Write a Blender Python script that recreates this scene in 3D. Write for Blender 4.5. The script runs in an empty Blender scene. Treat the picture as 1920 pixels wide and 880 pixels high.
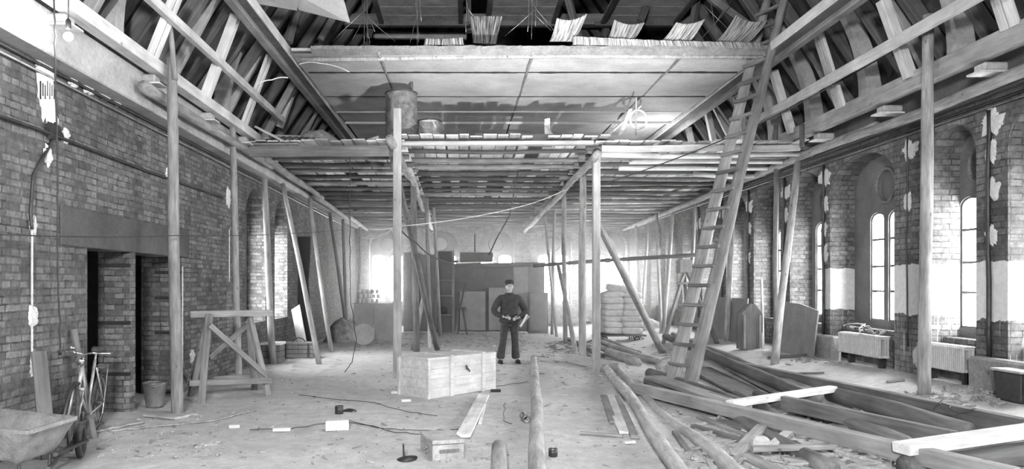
import bpy, bmesh, math, random
from mathutils import Vector, Matrix, Euler, noise
random.seed(7)
PI = math.pi
SC = bpy.context.scene
COL = SC.collection
# ------------------------------------------------------------------ camera
F = 1350.0; VX = 868.0; VY = 535.0; CH = 1.7          # focal length in px of the 1920x880 frame, vanishing point, eye height
cam = bpy.data.objects.new('camera', bpy.data.cameras.new('camera')); COL.objects.link(cam)
cam.location = (0, 0, CH); cam.rotation_euler = (PI/2, 0, 0)
cam.data.sensor_width = 36; cam.data.lens = F/1920*36
cam.data.shift_x = (960-VX)/1920; cam.data.shift_y = (VY-440)/1920
cam.data.clip_end = 200
SC.camera = cam
# ------------------------------------------------------------------ look, world, lights
SC.view_settings.view_transform = 'Standard'; SC.view_settings.look = 'None'
SC.view_settings.gamma = 1; SC.view_settings.use_curve_mapping = False
SC.view_settings.exposure = 0.66
SC.cycles.use_denoising = True
SC.cycles.max_bounces = 8; SC.cycles.diffuse_bounces = 5; SC.cycles.transparent_max_bounces = 12
SC.cycles.sample_clamp_indirect = 6
SC.cycles.caustics_reflective = False; SC.cycles.caustics_refractive = False
HAZE = .026
WORLD = 30.0
w = bpy.data.worlds.new('overcast_sky'); SC.world = w; w.use_nodes = True
w.node_tree.nodes['Background'].inputs[0].default_value = (1, 1, 1, 1)
w.node_tree.nodes['Background'].inputs[1].default_value = WORLD

def point_light(name, loc, energy, rad=.05):
    l = bpy.data.lights.new(name, 'POINT'); l.energy = energy; l.shadow_soft_size = rad
    o = bpy.data.objects.new(name, l); COL.objects.link(o); o.location = loc; return o
def spot_light(name, loc, target, energy, size, blend=1, rad=.2):
    l = bpy.data.lights.new(name, 'SPOT'); l.energy = energy; l.spot_size = size; l.spot_blend = blend; l.shadow_soft_size = rad
    o = bpy.data.objects.new(name, l); COL.objects.link(o); o.location = loc
    o.rotation_euler = (Vector(target)-Vector(loc)).to_track_quat('-Z', 'Y').to_euler(); return o
def portal(name, loc, normal, sx, sy):
    l = bpy.data.lights.new(name, 'AREA'); l.shape = 'RECTANGLE'; l.size = sx; l.size_y = sy; l.cycles.is_portal = True
    o = bpy.data.objects.new(name, l); COL.objects.link(o); o.location = loc
    o.rotation_euler = Vector(normal).to_track_quat('-Z', 'Z').to_euler(); return o
LAMP = Vector((-3.76, 6.86, 4.09))
point_light('wall_lamp_light', LAMP, 9, .06)
spot_light('floodlight_up', (2.1, 4.9, .3), (1.25, 13.9, 5.9), 5600, math.radians(46), 1, .12)
spot_light('room_fill_spot', (-.6, -2.5, 3.6), (0.3, 10, .3), 4200, math.radians(110), 1, .5)  # added fill behind the camera, brightens floor and foreground
point_light('roof_fill_light', (.7, 6.9, 5.5), 260, .1)  # added out of frame to brighten roof timbers and boarded panels
point_light('deck_work_light', (4.9, 18.2, 4.75), 70, .12)


# ------------------------------------------------------------------ helpers
def S(D): return F/D
def P(px, py, D): return Vector(((px-VX)*D/F, D, CH+(VY-py)*D/F))
def gz(x, y):
    t = min(1, max(0, (x-4.4)/2.5)); z = .33*t*t*(3-2*t)
    z += .018*noise.noise(Vector((x*.7, y*.7, 0)))+.008*noise.noise(Vector((x*3.1, y*3.1, 5)))
    return z
def G(px, py, lift=0):
    z = 0
    for _ in range(12):
        D = F*(CH-z-lift)/(py-VY); x = (px-VX)*D/F; z = gz(x, D)
    return Vector((x, D, z+lift))
def tag(o, label, cat, group=None):
    o['label'] = label; o['category'] = cat
    if group: o['group'] = group
    return o
def struct(o, kind='structure'): o['kind'] = kind; return o
def finish(bm, name, mat, parent=None, smooth=False, loc=None):
    me = bpy.data.meshes.new(name)
    bmesh.ops.recalc_face_normals(bm, faces=bm.faces[:])
    bm.to_mesh(me); bm.free()
    if smooth:
        for p in me.polygons: p.use_smooth = True
    if mat: me.materials.append(mat)
    o = bpy.data.objects.new(name, me); COL.objects.link(o)
    if parent: o.parent = parent
    if loc is not None: o.location = loc
    return o
def empty(name, loc, rz=0):
    o = bpy.data.objects.new(name, None); COL.objects.link(o); o.location = loc; o.rotation_euler = (0, 0, rz); o.empty_display_size = .1
    return o
def box(bm, c, s, rot=None, bev=0):
    m = Matrix.Translation(Vector(c))
    if rot is not None: m = m @ (Euler(rot).to_matrix().to_4x4() if not isinstance(rot, Matrix) else rot.to_4x4())
    m = m @ Matrix.Diagonal((s[0], s[1], s[2], 1))
    r = bmesh.ops.create_cube(bm, size=1, matrix=m)
    if bev:
        es = list({e for v in r['verts'] for e in v.link_edges})
        bmesh.ops.bevel(bm, geom=es, offset=bev, segments=1, affect='EDGES')
    return r['verts']
def frame_of(p0, p1, up=(0, 0, 1)):
    z = (Vector(p1)-Vector(p0)); L = z.length; z.normalize()
    u = Vector(up)
    if abs(z.dot(u)) > .98: u = Vector((0, 1, 0))
    x = u.cross(z).normalized(); y = z.cross(x)
    return Matrix((x, y, z)).transposed(), L
def bar(bm, p0, p1, wd, ht, up=(0, 0, 1), bev=0):
    R, L = frame_of(p0, p1, up)
    return box(bm, (Vector(p0)+Vector(p1))/2, (wd, ht, L), R, bev)
def tube(bm, p0, p1, r0, r1=None, seg=10, caps=True):
    r1 = r0 if r1 is None else r1
    R, L = frame_of(p0, p1)
    m = Matrix.Translation((Vector(p0)+Vector(p1))/2) @ R.to_4x4()
    return bmesh.ops.create_cone(bm, cap_ends=caps, segments=seg, radius1=r0, radius2=r1, depth=L, matrix=m)['verts']
def polytube(bm, pts, r, seg=6):
    pts = [Vector(p) for p in pts]; rings = []
    n = len(pts); x = None
    for i, p in enumerate(pts):
        t = (pts[min(n-1, i+1)]-pts[max(0, i-1)]).normalized()
        if x is None:
            x = t.orthogonal().normalized()
        x = (x-t*x.dot(t)).normalized(); y = t.cross(x)
        rr = r(i/(n-1)) if callable(r) else r
        rings.append([bm.verts.new(p+(x*math.cos(a)+y*math.sin(a))*rr) for a in [2*PI*k/seg for k in range(seg)]])
    for a, b in zip(rings, rings[1:]):
        for k in range(seg): bm.faces.new((a[k], a[(k+1) % seg], b[(k+1) % seg], b[k]))
    bm.faces.new(rings[0][::-1]); bm.faces.new(rings[-1])
def lathe(bm, prof, seg=20, c=(0, 0, 0)):
    c = Vector(c); rings = []
    for r, z in prof:
        rings.append([bm.verts.new(c+Vector((max(r, 1e-4)*math.cos(2*PI*k/seg), max(r, 1e-4)*math.sin(2*PI*k/seg), z))) for k in range(seg)])
    for a, b in zip(rings, rings[1:]):
        for k in range(seg): bm.faces.new((a[k], a[(k+1) % seg], b[(k+1) % seg], b[k]))
    bm.faces.new(rings[0][::-1]); bm.faces.new(rings[-1])
def torus(bm, c, R, r, axis='Y', seg=28, sub=8, a0=0, a1=2*PI):
    c = Vector(c); full = abs(a1-a0-2*PI) < 1e-6
    n = seg if full else seg+1; rings = []
    for i in range(n):
        a = a0+(a1-a0)*i/seg
        d = {'Y': Vector((math.cos(a), 0, math.sin(a))), 'X': Vector((0, math.cos(a), math.sin(a))), 'Z': Vector((math.cos(a), math.sin(a), 0))}[axis]
        ax = {'Y': Vector((0, 1, 0)), 'X': Vector((1, 0, 0)), 'Z': Vector((0, 0, 1))}[axis]
        rings.append([bm.verts.new(c+d*(R+r*math.cos(b))+ax*r*math.sin(b)) for b in [2*PI*k/sub for k in range(sub)]])
    for i in range(len(rings) if full else len(rings)-1):
        a, b = rings[i], rings[(i+1) % len(rings)]
        for k in range(sub): bm.faces.new((a[k], a[(k+1) % sub], b[(k+1) % sub], b[k]))
def place_axis(o, p0, p1, roll=0):
    R, L = frame_of(p0, p1)
    o.matrix_world = Matrix.Translation(Vector(p0)) @ R.to_4x4() @ Matrix.Rotation(roll, 4, 'Z')
ORD = 'first second third fourth fifth sixth seventh eighth ninth tenth eleventh twelfth thirteenth fourteenth fifteenth sixteenth seventeenth eighteenth nineteenth twentieth'.split()
def nth(i):
    if i < 20: return ORD[i]
    t, u = divmod(i+1, 10)
    if u == 0: return {3: 'thirtieth', 4: 'fortieth'}[t]
    return {2: 'twenty-', 3: 'thirty-', 4: 'forty-'}[t]+ORD[u-1]

# ------------------------------------------------------------------ materials
def nodes(name):
    m = bpy.data.materials.new(name); m.use_nodes = True; nt = m.node_tree
    return m, nt, nt.nodes['Principled BSDF'], nt.nodes.new, nt.links.new
def ramp(nt, src, stops):
    r = nt.nodes.new('ShaderNodeValToRGB'); e = r.color_ramp.elements
    while len(e) < len(stops): e.new(.5)
    for k, (p, v) in enumerate(stops):
        e[k].position = p; e[k].color = (v, v, v, 1)
    nt.links.new(src, r.inputs[0]); return r.outputs[0]
def mixc(nt, kind, f, a, b):
    x = nt.nodes.new('ShaderNodeMix'); x.data_type = 'RGBA'; x.blend_type = kind
    for sock, v in ((x.inputs[0], f), (x.inputs[6], a), (x.inputs[7], b)):
        if isinstance(v, (int, float)): sock.default_value = v if sock == x.inputs[0] else (v, v, v, 1)
        else: nt.links.new(v, sock)
    return x.outputs[2]
def mth(nt, op, a, b=0.0, c=None):
    x = nt.nodes.new('ShaderNodeMath'); x.operation = op
    for k, v in enumerate((a, b, c)):
        if v is None: continue
        if isinstance(v, (int, float)): x.inputs[k].default_value = v
        else: nt.links.new(v, x.inputs[k])
    return x.outputs[0]
def coord(nt, kind, scale=(1, 1, 1), rnd=True):
    tc = nt.nodes.new('ShaderNodeTexCoord'); mp = nt.nodes.new('ShaderNodeMapping'); mp.inputs['Scale'].default_value = scale
    if kind == 'World':
        g = nt.nodes.new('ShaderNodeNewGeometry'); nt.links.new(g.outputs['Position'], mp.inputs['Vector'])
    else:
        nt.links.new(tc.outputs['Object'], mp.inputs['Vector'])
        if rnd:
            oi = nt.nodes.new('ShaderNodeObjectInfo'); nt.links.new(mth(nt, 'MULTIPLY', oi.outputs['Random'], 37.0), mp.inputs['Location'])
    return mp.outputs[0]
def noisetex(nt, vec, scale, detail=4, rough=.6):
    n = nt.nodes.new('ShaderNodeTexNoise'); n.inputs['Scale'].default_value = scale; n.inputs['Detail'].default_value = detail; n.inputs['Roughness'].default_value = rough
    nt.links.new(vec, n.inputs['Vector']); return n.outputs['Fac']
def bump(nt, bsdf, h, strength, dist):
    b = nt.nodes.new('ShaderNodeBump'); b.inputs['Strength'].default_value = strength; b.inputs['Distance'].default_value = dist
    nt.links.new(h, b.inputs['Height']); nt.links.new(b.outputs[0], bsdf.inputs['Normal'])

def wood(name, base, var=.35, rnd=.25, stretch=.08, scale=22, rough=.75, knots=True):
    """grain runs along the object's own Z"""
    m, nt, B, N, L = nodes(name)
    v = coord(nt, 'Object', (1, 1, stretch))
    a = noisetex(nt, v, scale, 6, .65)
    c = ramp(nt, a, [(.3, base*(1-var)), (.7, base*(1+var))])
    big = noisetex(nt, coord(nt, 'Object', (1, 1, .6)), 2.6, 3)
    c = mixc(nt, 'MULTIPLY', 1.0, c, ramp(nt, big, [(.3, .62), (.7, 1.15)]))
    if knots:
        vo = N('ShaderNodeTexVoronoi'); vo.inputs['Scale'].default_value = 3.4
        L(coord(nt, 'Object', (1.3, 1.3, .7)), vo.inputs['Vector'])
        c = mixc(nt, 'MULTIPLY', 1.0, c, ramp(nt, vo.outputs['Distance'], [(.04, .45), (.09, 1.0)]))
    oi = N('ShaderNodeObjectInfo')
    c = mixc(nt, 'MULTIPLY', 1.0, c, ramp(nt, oi.outputs['Random'], [(0, 1-rnd), (1, 1+rnd)]))
    L(c, B.inputs['Base Color']); B.inputs['Roughness'].default_value = rough
    bump(nt, B, a, .55, .014)
    return m
def rough_mat(name, base, var=.3, scale=6, rough=.9, bs=.3, bd=.01, metal=0, kind='Object', fine=40):
    m, nt, B, N, L = nodes(name)
    v = coord(nt, kind)
    a = noisetex(nt, v, scale, 6, .65); f = noisetex(nt, v, fine, 3)
    c = mixc(nt, 'MULTIPLY', 1.0, ramp(nt, a, [(.3, base*(1-var)), (.7, base*(1+var))]), ramp(nt, f, [(.3, .85), (.7, 1.12)]))
    L(c, B.inputs['Base Color']); B.inputs['Roughness'].default_value = rough; B.inputs['Metallic'].default_value = metal
    bump(nt, B, mixc(nt, 'ADD', .5, a, f), bs, bd)
    return m
def brick(name, base, mortar, bw, rh, var=.4, band=False, msize=.009, dark=.35):
    m, nt, B, N, L = nodes(name)
    g = N('ShaderNodeNewGeometry'); sp = N('ShaderNodeSeparateXYZ'); L(g.outputs['Position'], sp.inputs[0])
    sn = N('ShaderNodeSeparateXYZ'); L(g.outputs['True Normal'], sn.inputs[0])
    f = mth(nt, 'GREATER_THAN', mth(nt, 'ABSOLUTE', sn.outputs[0]), .5)
    u = mth(nt, 'ADD', mth(nt, 'MULTIPLY', f, sp.outputs[1]), mth(nt, 'MULTIPLY', mth(nt, 'SUBTRACT', 1.0, f), sp.outputs[0]))
    wob = noisetex(nt, coord(nt, 'World'), 1.3, 2)
    cb = N('ShaderNodeCombineXYZ'); L(mth(nt, 'ADD', u, mth(nt, 'MULTIPLY', noisetex(nt, coord(nt, 'World'), 7, 3), .05)), cb.inputs[0]); L(mth(nt, 'ADD', sp.outputs[2], mth(nt, 'ADD', mth(nt, 'MULTIPLY', wob, .03), mth(nt, 'MULTIPLY', noisetex(nt, coord(nt, 'World'), 9, 2), .022))), cb.inputs[1])
    bt = N('ShaderNodeTexBrick'); L(cb.outputs[0], bt.inputs['Vector'])
    bt.squash = .55; bt.squash_frequency = 2; bt.inputs['Scale'].default_value = 1; bt.inputs['Brick Width'].default_value = bw; bt.inputs['Row Height'].default_value = rh
    bt.inputs['Mortar Size'].default_value = msize; bt.inputs['Mortar Smooth'].default_value = .3; bt.inputs['Bias'].default_value = 0
    bt.inputs['Color1'].default_value = (base*(1-var),)*3+(1,); bt.inputs['Color2'].default_value = (base*(1+var),)*3+(1,)
    bt.inputs['Mortar'].default_value = (mortar,)*3+(1,)
    vw = coord(nt, 'World')
    n1 = noisetex(nt, vw, .9, 5, .7); n2 = noisetex(nt, vw, 14, 5, .7); n3 = noisetex(nt, vw, 5, 4)
    c = bt.outputs['Color']
    c = mixc(nt, 'MULTIPLY', 1.0, c, ramp(nt, n1, [(.3, .55), (.7, 1.4)]))
    c = mixc(nt, 'MULTIPLY', 1.0, c, ramp(nt, n2, [(.32, .6), (.68, 1.35)]))
    # gaps where joints have lost their mortar
    hole = mth(nt, 'MULTIPLY', bt.outputs['Fac'], ramp_v(nt, n3, .52, .6))
    c = mixc(nt, 'MIX', mth(nt, 'MULTIPLY', hole, .85), c, base*.22)
    # smears of old plaster
    sm = ramp_v(nt, noisetex(nt, coord(nt, 'World', (1, 1, .6)), 2.1, 7, .75), .66, .72)
    c = mixc(nt, 'MIX', mth(nt, 'MULTIPLY', sm, .35), c, .6)
    h = mixc(nt, 'ADD', .6, mth(nt, 'SUBTRACT', 1.0, bt.outputs['Fac']), n2)
    if band:
        z = mth(nt, 'ADD', sp.outputs[2], mth(nt, 'MULTIPLY', mth(nt, 'SUBTRACT', n3, .5), .16))
        b = mth(nt, 'MULTIPLY', mth(nt, 'GREATER_THAN', z, 1.24), mth(nt, 'LESS_THAN', z, 2.02))
        b = mth(nt, 'MULTIPLY', b, mth(nt, 'LESS_THAN', sp.outputs[1], 14.1))
        c = mixc(nt, 'MIX', mth(nt, 'MULTIPLY', b, .9), c, ramp(nt, n2, [(.3, .6), (.7, .78)]))
        # drips and splashes below the plaster band
        dr = noisetex(nt, coord(nt, 'World', (1, 1, .06)), 26, 2)
        low = mth(nt, 'MULTIPLY', mth(nt, 'LESS_THAN', sp.outputs[2], 1.28), mth(nt, 'LESS_THAN', sp.outputs[1], 14.1))
        c = mixc(nt, 'MIX', mth(nt, 'MULTIPLY', low, mth(nt, 'MULTIPLY', ramp_v(nt, dr, .6, .66), .55)), c, .5)
        h = mixc(nt, 'MIX', b, h, .55)
    L(c, B.inputs['Base Color']); B.inputs['Roughness'].default_value = .92
    bump(nt, B, h, .8, .02)
    return m
def ramp_v(nt, src, a, b):
    r = nt.nodes.new('ShaderNodeMapRange'); r.inputs[1].default_value = a; r.inputs[2].default_value = b
    nt.links.new(src, r.inputs[0]); return r.outputs[0]
M = {}
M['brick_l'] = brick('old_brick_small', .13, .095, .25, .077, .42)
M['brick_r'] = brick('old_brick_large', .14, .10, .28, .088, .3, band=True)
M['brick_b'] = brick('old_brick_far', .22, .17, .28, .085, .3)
M['concrete'] = rough_mat('cast_concrete', .40, .28, 1.7, .85, .4, .01, kind='World', fine=22)
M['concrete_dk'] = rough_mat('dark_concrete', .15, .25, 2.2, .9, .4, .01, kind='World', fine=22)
M['plaster'] = rough_mat('grey_plaster', .5, .14, 1.6, .8, .35, .008, kind='World', fine=30)
M['white'] = rough_mat('white_plaster_splash', .6, .1, 12, .9, .6, .01)
M['log'] = wood('peeled_pole', .29, .4, .22, .12, 24)
M['log_dk'] = wood('weathered_pole', .14, .4, .25, .1, 20)
M['log_lt'] = wood('pale_peeled_log', .46, .3, .1, .12, 24)
M['joist_a'] = wood('grey_joist_pole', .2, .4, .3, .12, 24)
M['joist_b'] = wood('dark_joist_pole', .085, .4, .3, .12, 24)
M['timber_md'] = wood('grey_timber', .24, .35, .2, .06, 26)
M['timber'] = wood('sawn_timber', .36, .25, .2, .05, 26)
M['timber_dk'] = wood('old_timber', .16, .35, .3, .05, 26)
M['timber_lt'] = wood('fresh_timber', .68, .16, .12, .05, 26)
M['board'] = wood('deck_board', .46, .25, .55, .06, 24, knots=False)
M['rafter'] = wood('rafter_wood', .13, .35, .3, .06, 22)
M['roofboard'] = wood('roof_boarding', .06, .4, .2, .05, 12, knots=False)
M['attic'] = rough_mat('attic_boarding', .55, .3, 3, .85, .3, .01, fine=20)
M['white_paint'] = rough_mat('white_paint', .75, .06, 8, .5, .1, .003)
M['metal_dk'] = rough_mat('dark_metal', .06, .4, 8, .5, .2, .003, metal=.6)
M['metal'] = rough_mat('worn_metal', .3, .3, 8, .38, .2, .003, metal=.8)
M['chrome'] = rough_mat('chrome', .8, .1, 8, .15, .05, .001, metal=1)
M['rubber'] = rough_mat('rubber', .05, .3, 20, .8, .3, .003)
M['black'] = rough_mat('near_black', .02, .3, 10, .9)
M['sack'] = rough_mat('sackcloth', .5, .18, 7, .95, .5, .01, fine=90)
M['drum'] = rough_mat('stained_drum', .12, .6, 9, .7, .4, .01, fine=50)
M['canister'] = rough_mat('pale_canister', .3, .7, 7, .7, .4, .01, fine=40)
M['hardboard'] = rough_mat('grey_sheet', .2, .2, 2.5, .85, .2, .005)
M['panel_lt'] = rough_mat('pale_sheet', .36, .2, 3, .8, .2, .005)
M['cloth_dk'] = rough_mat('dark_wool', .045, .3, 12, .95, .3, .01)
M['trouser'] = rough_mat('trouser_cloth', .05, .35, 10, .95, .3, .01)
M['skin'] = rough_mat('skin', .42, .1, 10, .6, .1, .003)
M['paper'] = rough_mat('paper', .8, .06, 12, .8, .1, .003)
M['tub'] = rough_mat('mortar_crusted_tub', .25, .35, 6, .95, .8, .02, fine=60)
M['reed'] = wood('reed_matting', .36, .8, .25, .03, 34, knots=False)
M['cable'] = rough_mat('black_cable', .03, .2, 20, .6)
M['cord'] = rough_mat('pale_cord', .55, .2, 20, .8)
M['soil'] = rough_mat('rubble_soil', .3, .5, 8, .95, 1, .03)
def floor_mat():
    m, nt, B, N, L = nodes('dirt_floor')
    v = coord(nt, 'World')
    a = noisetex(nt, v, .55, 6, .65); b = noisetex(nt, v, 5, 6, .75); c = noisetex(nt, v, 45, 5, .8)
    col = ramp(nt, a, [(.3, .46), (.7, .68)])
    col = mixc(nt, 'MULTIPLY', 1.0, col, ramp(nt, b, [(.3, .72), (.7, 1.15)]))
    col = mixc(nt, 'MULTIPLY', 1.0, col, ramp(nt, c, [(.3, .8), (.7, 1.15)]))
    st = ramp_v(nt, noisetex(nt, coord(nt, 'World', (1, .35, 1)), 1.6, 8, .8), .57, .66)
    col = mixc(nt, 'MIX', mth(nt, 'MULTIPLY', st, .4), col, .2)
    L(col, B.inputs['Base Color']); B.inputs['Roughness'].default_value = .95
    bump(nt, B, mixc(nt, 'ADD', .5, b, c), .7, .03)
    return m
M['floor'] = floor_mat()
M['lintel'] = rough_mat('dark_lintel', .075, .3, 2.2, .9, .4, .01, kind='World', fine=22)
M['plinth'] = rough_mat('stained_plinth', .22, .3, 3, .9, .5, .01, kind='World', fine=24)
M['ceilp'] = rough_mat('ceiling_plaster', .46, .26, 1.3, .8, .5, .012, kind='World', fine=34)
def glass_mat(name, t, col):
    m, nt, B, N, L = nodes(name)
    tr = N('ShaderNodeBsdfTransparent'); tr.inputs[0].default_value = (.93, .93, .93, 1)
    B.inputs['Base Color'].default_value = (col, col, col, 1); B.inputs['Roughness'].default_value = .25
    mx = N('ShaderNodeMixShader'); mx.inputs[0].default_value = t
    L(B.outputs[0], mx.inputs[1]); L(tr.outputs[0], mx.inputs[2]); L(mx.outputs[0], nt.nodes['Material Output'].inputs[0])
    return m
M['glass'] = glass_mat('window_glass', .94, .6)
M['dirty'] = glass_mat('dirty_leaded_glass', .015, .14)
def emit_mat(name, s):
    m, nt, B, N, L = nodes(name)
    B.inputs['Emission Color'].default_value = (1, 1, 1, 1); B.inputs['Emission Strength'].default_value = s
    return m
M['bulb'] = emit_mat('lit_bulb', 60)

# ------------------------------------------------------------------ generic long pieces
def log(name, p0, p1, r0, r1, mat, label, cat='pole', group=None, wob=.03, seg=10, parent=None, struct_=False, bend=(0, 0)):
    p0 = Vector(p0); p1 = Vector(p1); L = (p1-p0).length
    n = max(5, int(L/.35)); sd = random.uniform(0, 99); bm = bmesh.new(); rings = []
    for i in range(n+1):
        t = i/n; e = math.sin(PI*t)
        ox = wob*noise.noise(Vector((sd, t*L*.3, 0)))*e+bend[0]*e; oy = wob*noise.noise(Vector((sd, t*L*.3, 9)))*e+bend[1]*e
        r = r0+(r1-r0)*t
        ring = []
        for k in range(seg):
            a = 2*PI*k/seg
            rr = r*(1+.10*noise.noise(Vector((math.cos(a)*1.3+sd, math.sin(a)*1.3, t*L*2.2))))
            ring.append(bm.verts.new((ox+rr*math.cos(a), oy+rr*math.sin(a), t*L)))
        rings.append(ring)
    for a, b in zip(rings, rings[1:]):
        for k in range(seg): bm.faces.new((a[k], a[(k+1) % seg], b[(k+1) % seg], b[k]))
    bm.faces.new(rings[0][::-1]); bm.faces.new(rings[-1])
    o = finish(bm, name, M[mat], parent, True); place_axis(o, p0, p1)
    if label: tag(o, label, cat, group)
    return o
def timber(name, p0, p1, wd, ht, mat, label=None, cat='timber', group=None, roll=0, bev=.006, parent=None, warp=0, ragged=0):
    """a sawn piece, wd across, ht along the up side, its own Z along the length"""
    p0 = Vector(p0); p1 = Vector(p1); L = (p1-p0).length; bm = bmesh.new()
    n = max(1, int(L/.6)) if warp else 1; sd = random.uniform(0, 99); rings = []
    b = min(bev, wd*.3, ht*.3)
    pr = [(-wd/2+b, -ht/2), (wd/2-b, -ht/2), (wd/2, -ht/2+b), (wd/2, ht/2-b), (wd/2-b, ht/2), (-wd/2+b, ht/2), (-wd/2, ht/2-b), (-wd/2, -ht/2+b)]
    for i in range(n+1):
        t = i/n
        ox = warp*noise.noise(Vector((sd, t*3, 0))); oy = warp*noise.noise(Vector((sd, t*3, 7)))
        end = i in (0, n)
        rings.append([bm.verts.new((x+ox, y+oy, t*L+(random.uniform(-ragged, ragged) if end and ragged else 0))) for x, y in pr])
    for a, c in zip(rings, rings[1:]):
        for k in range(8): bm.faces.new((a[k], a[(k+1) % 8], c[(k+1) % 8], c[k]))
    bm.faces.new(rings[0][::-1]); bm.faces.new(rings[-1])
    o = finish(bm, name, M[mat], parent); place_axis(o, p0, p1, roll)
    if label: tag(o, label, cat, group)
    return o
def wire(name, pts, r, mat, label, cat='cable', group=None, sag=0, n=10, jitter=0, parent=None):
    out = []
    pts = [Vector(p) for p in pts]
    for a, b in zip(pts, pts[1:]):
        for i in range(n):
            t = i/n; q = a.lerp(b, t); q.z -= sag*4*t*(1-t)
            if jitter: q += Vector((random.uniform(-1, 1), random.uniform(-1, 1), random.uniform(-.3, 1)*.5))*jitter
            out.append(q)
    out.append(pts[-1])
    c = out[0].copy(); bm = bmesh.new(); polytube(bm, [q-c for q in out], r, 5)
    o = finish(bm, name, M[mat], parent, True, c)
    if label: tag(o, label, cat, group)
    return o
def kids(root): return [o for o in COL.objects if o.parent == root]
def copy_tree(o, parent=None, ch=None):
    c = o.copy(); COL.objects.link(c)
    if parent: c.parent = parent
    for k in kids(o): copy_tree(k, c)
    return c
def arch_pts(cx, w, z0, spring, crown, n=12):
    """outline of an opening with an arched head"""
    pts = [(cx-w/2, z0), (cx+w/2, z0), (cx+w/2, spring)]
    for k in range(1, n):
        a = PI*k/n; pts.append((cx+w/2*math.cos(a), spring+(crown-spring)*math.sin(a)))
    pts.append((cx-w/2, spring)); return pts
def plate(name, outline, holes, thick, mw, mat, parent=None):
    """a flat slab with holes; mw maps (u, z, depth) to the world"""
    cu = bpy.data.curves.new(name, 'CURVE'); cu.dimensions = '2D'; cu.fill_mode = 'BOTH'; cu.extrude = thick/2
    for pts in [outline]+holes:
        s = cu.splines.new('POLY'); s.points.add(len(pts)-1); s.use_cyclic_u = True
        for q, (x, y) in zip(s.points, pts): q.co = (x, y, 0, 1)
    tmp = bpy.data.objects.new(name, cu); COL.objects.link(tmp)
    me = bpy.data.meshes.new_from_object(tmp.evaluated_get(bpy.context.evaluated_depsgraph_get()))
    bpy.data.objects.remove(tmp); bpy.data.curves.remove(cu)
    me.name = name; me.materials.clear(); me.materials.append(M[mat])
    o = bpy.data.objects.new(name, me); COL.objects.link(o)
    if parent: o.parent = parent
    o.matrix_world = mw; return o
def MW_side(x): return Matrix(((0, 0, 1, x), (1, 0, 0, 0), (0, 1, 0, 0), (0, 0, 0, 1)))
def MW_back(y): return Matrix(((1, 0, 0, 0), (0, 0, -1, y), (0, 1, 0, 0), (0, 0, 0, 1)))

# ================================================================== THE ROOM
XL, XR, YB = -4.43, 6.95, 30.0
Y0 = -5.0
bm = bmesh.new(); nx, ny = 120, 300
def fy(j): t = j/ny; return Y0+(YB+.3-Y0)*(t**1.25)
grid = [[bm.verts.new((-7+15.2*i/nx, fy(j), gz(-7+15.2*i/nx, fy(j))+.012*noise.noise(Vector((-7+15.2*i/nx, fy(j), 3))*7))) for i in range(nx+1)] for j in range(ny+1)]
for j in range(ny):
    for i in range(nx): bm.faces.new((grid[j][i], grid[j][i+1], grid[j+1][i+1], grid[j+1][i]))
struct(finish(bm, 'floor', M['floor'], smooth=True))

# right wall: arched window niches
R_OPEN = [(-3.6, -2.2), (-1.3, .1), (1.0, 2.4), (3.3, 4.7), (5.7, 7.1), (8.1, 9.18), (9.75, 10.74), (11.6, 13.62), (13.95, 15.3), (15.75, 17.2), (17.7, 19.0), (19.5, 20.9), (21.4, 22.8), (23.3, 24.7), (25.2, 26.6), (27.2, 28.6)]
holes = [arch_pts((a+b)/2, b-a, -.5, 3.5, 4.0 if b-a > 1.6 else 3.98) for a, b in R_OPEN]
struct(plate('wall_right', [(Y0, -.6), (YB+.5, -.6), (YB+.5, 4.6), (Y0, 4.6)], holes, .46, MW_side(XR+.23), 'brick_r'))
L_OPEN = [(14.67, 16.15), (16.94, 18.17)]
LD = [(8.49, 9.57), (9.74, 11.34)]
holes = [arch_pts((a+b)/2, b-a, .9, 3.1, 3.75) for a, b in L_OPEN]+[[(a, -.2), (b, -.2), (b, 2.14), (a, 2.14)] for a, b in LD]
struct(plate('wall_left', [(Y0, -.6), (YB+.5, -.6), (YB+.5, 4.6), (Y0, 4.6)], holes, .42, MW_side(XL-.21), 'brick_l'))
B_WIN = [-3.18, -.93, 1.4, 3.82, 6.12]
holes = [arch_pts(c, 1.46, .9, 3.3, 3.97) for c in B_WIN]
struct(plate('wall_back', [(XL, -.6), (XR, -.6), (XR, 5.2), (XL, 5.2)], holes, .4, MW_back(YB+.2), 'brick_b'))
# gable above and the wall behind the camera
bm = bmesh.new(); vs = [bm.verts.new(p) for p in ((-5.2, YB+.2, 5.2), (7.8, YB+.2, 5.2), (1.3, YB+.2, 14))]
bm.faces.new(vs); r = bmesh.ops.extrude_face_region(bm, geom=bm.faces[:]); bmesh.ops.translate(bm, vec=(0, .3, 0), verts=[v for v in r['geom'] if isinstance(v, bmesh.types.BMVert)])
struct(finish(bm, 'wall_gable', M['brick_b']))
bm = bmesh.new(); box(bm, ((XL+XR)/2, Y0-.2, 2.3), (XR-XL+1, .4, 5.8)); vs = [bm.verts.new(p) for p in ((-5.2, Y0-.2, 5.2), (7.8, Y0-.2, 5.2), (1.3, Y0-.2, 14))]; bm.faces.new(vs)
struct(finish(bm, 'wall_front', M['brick_r']))
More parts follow.
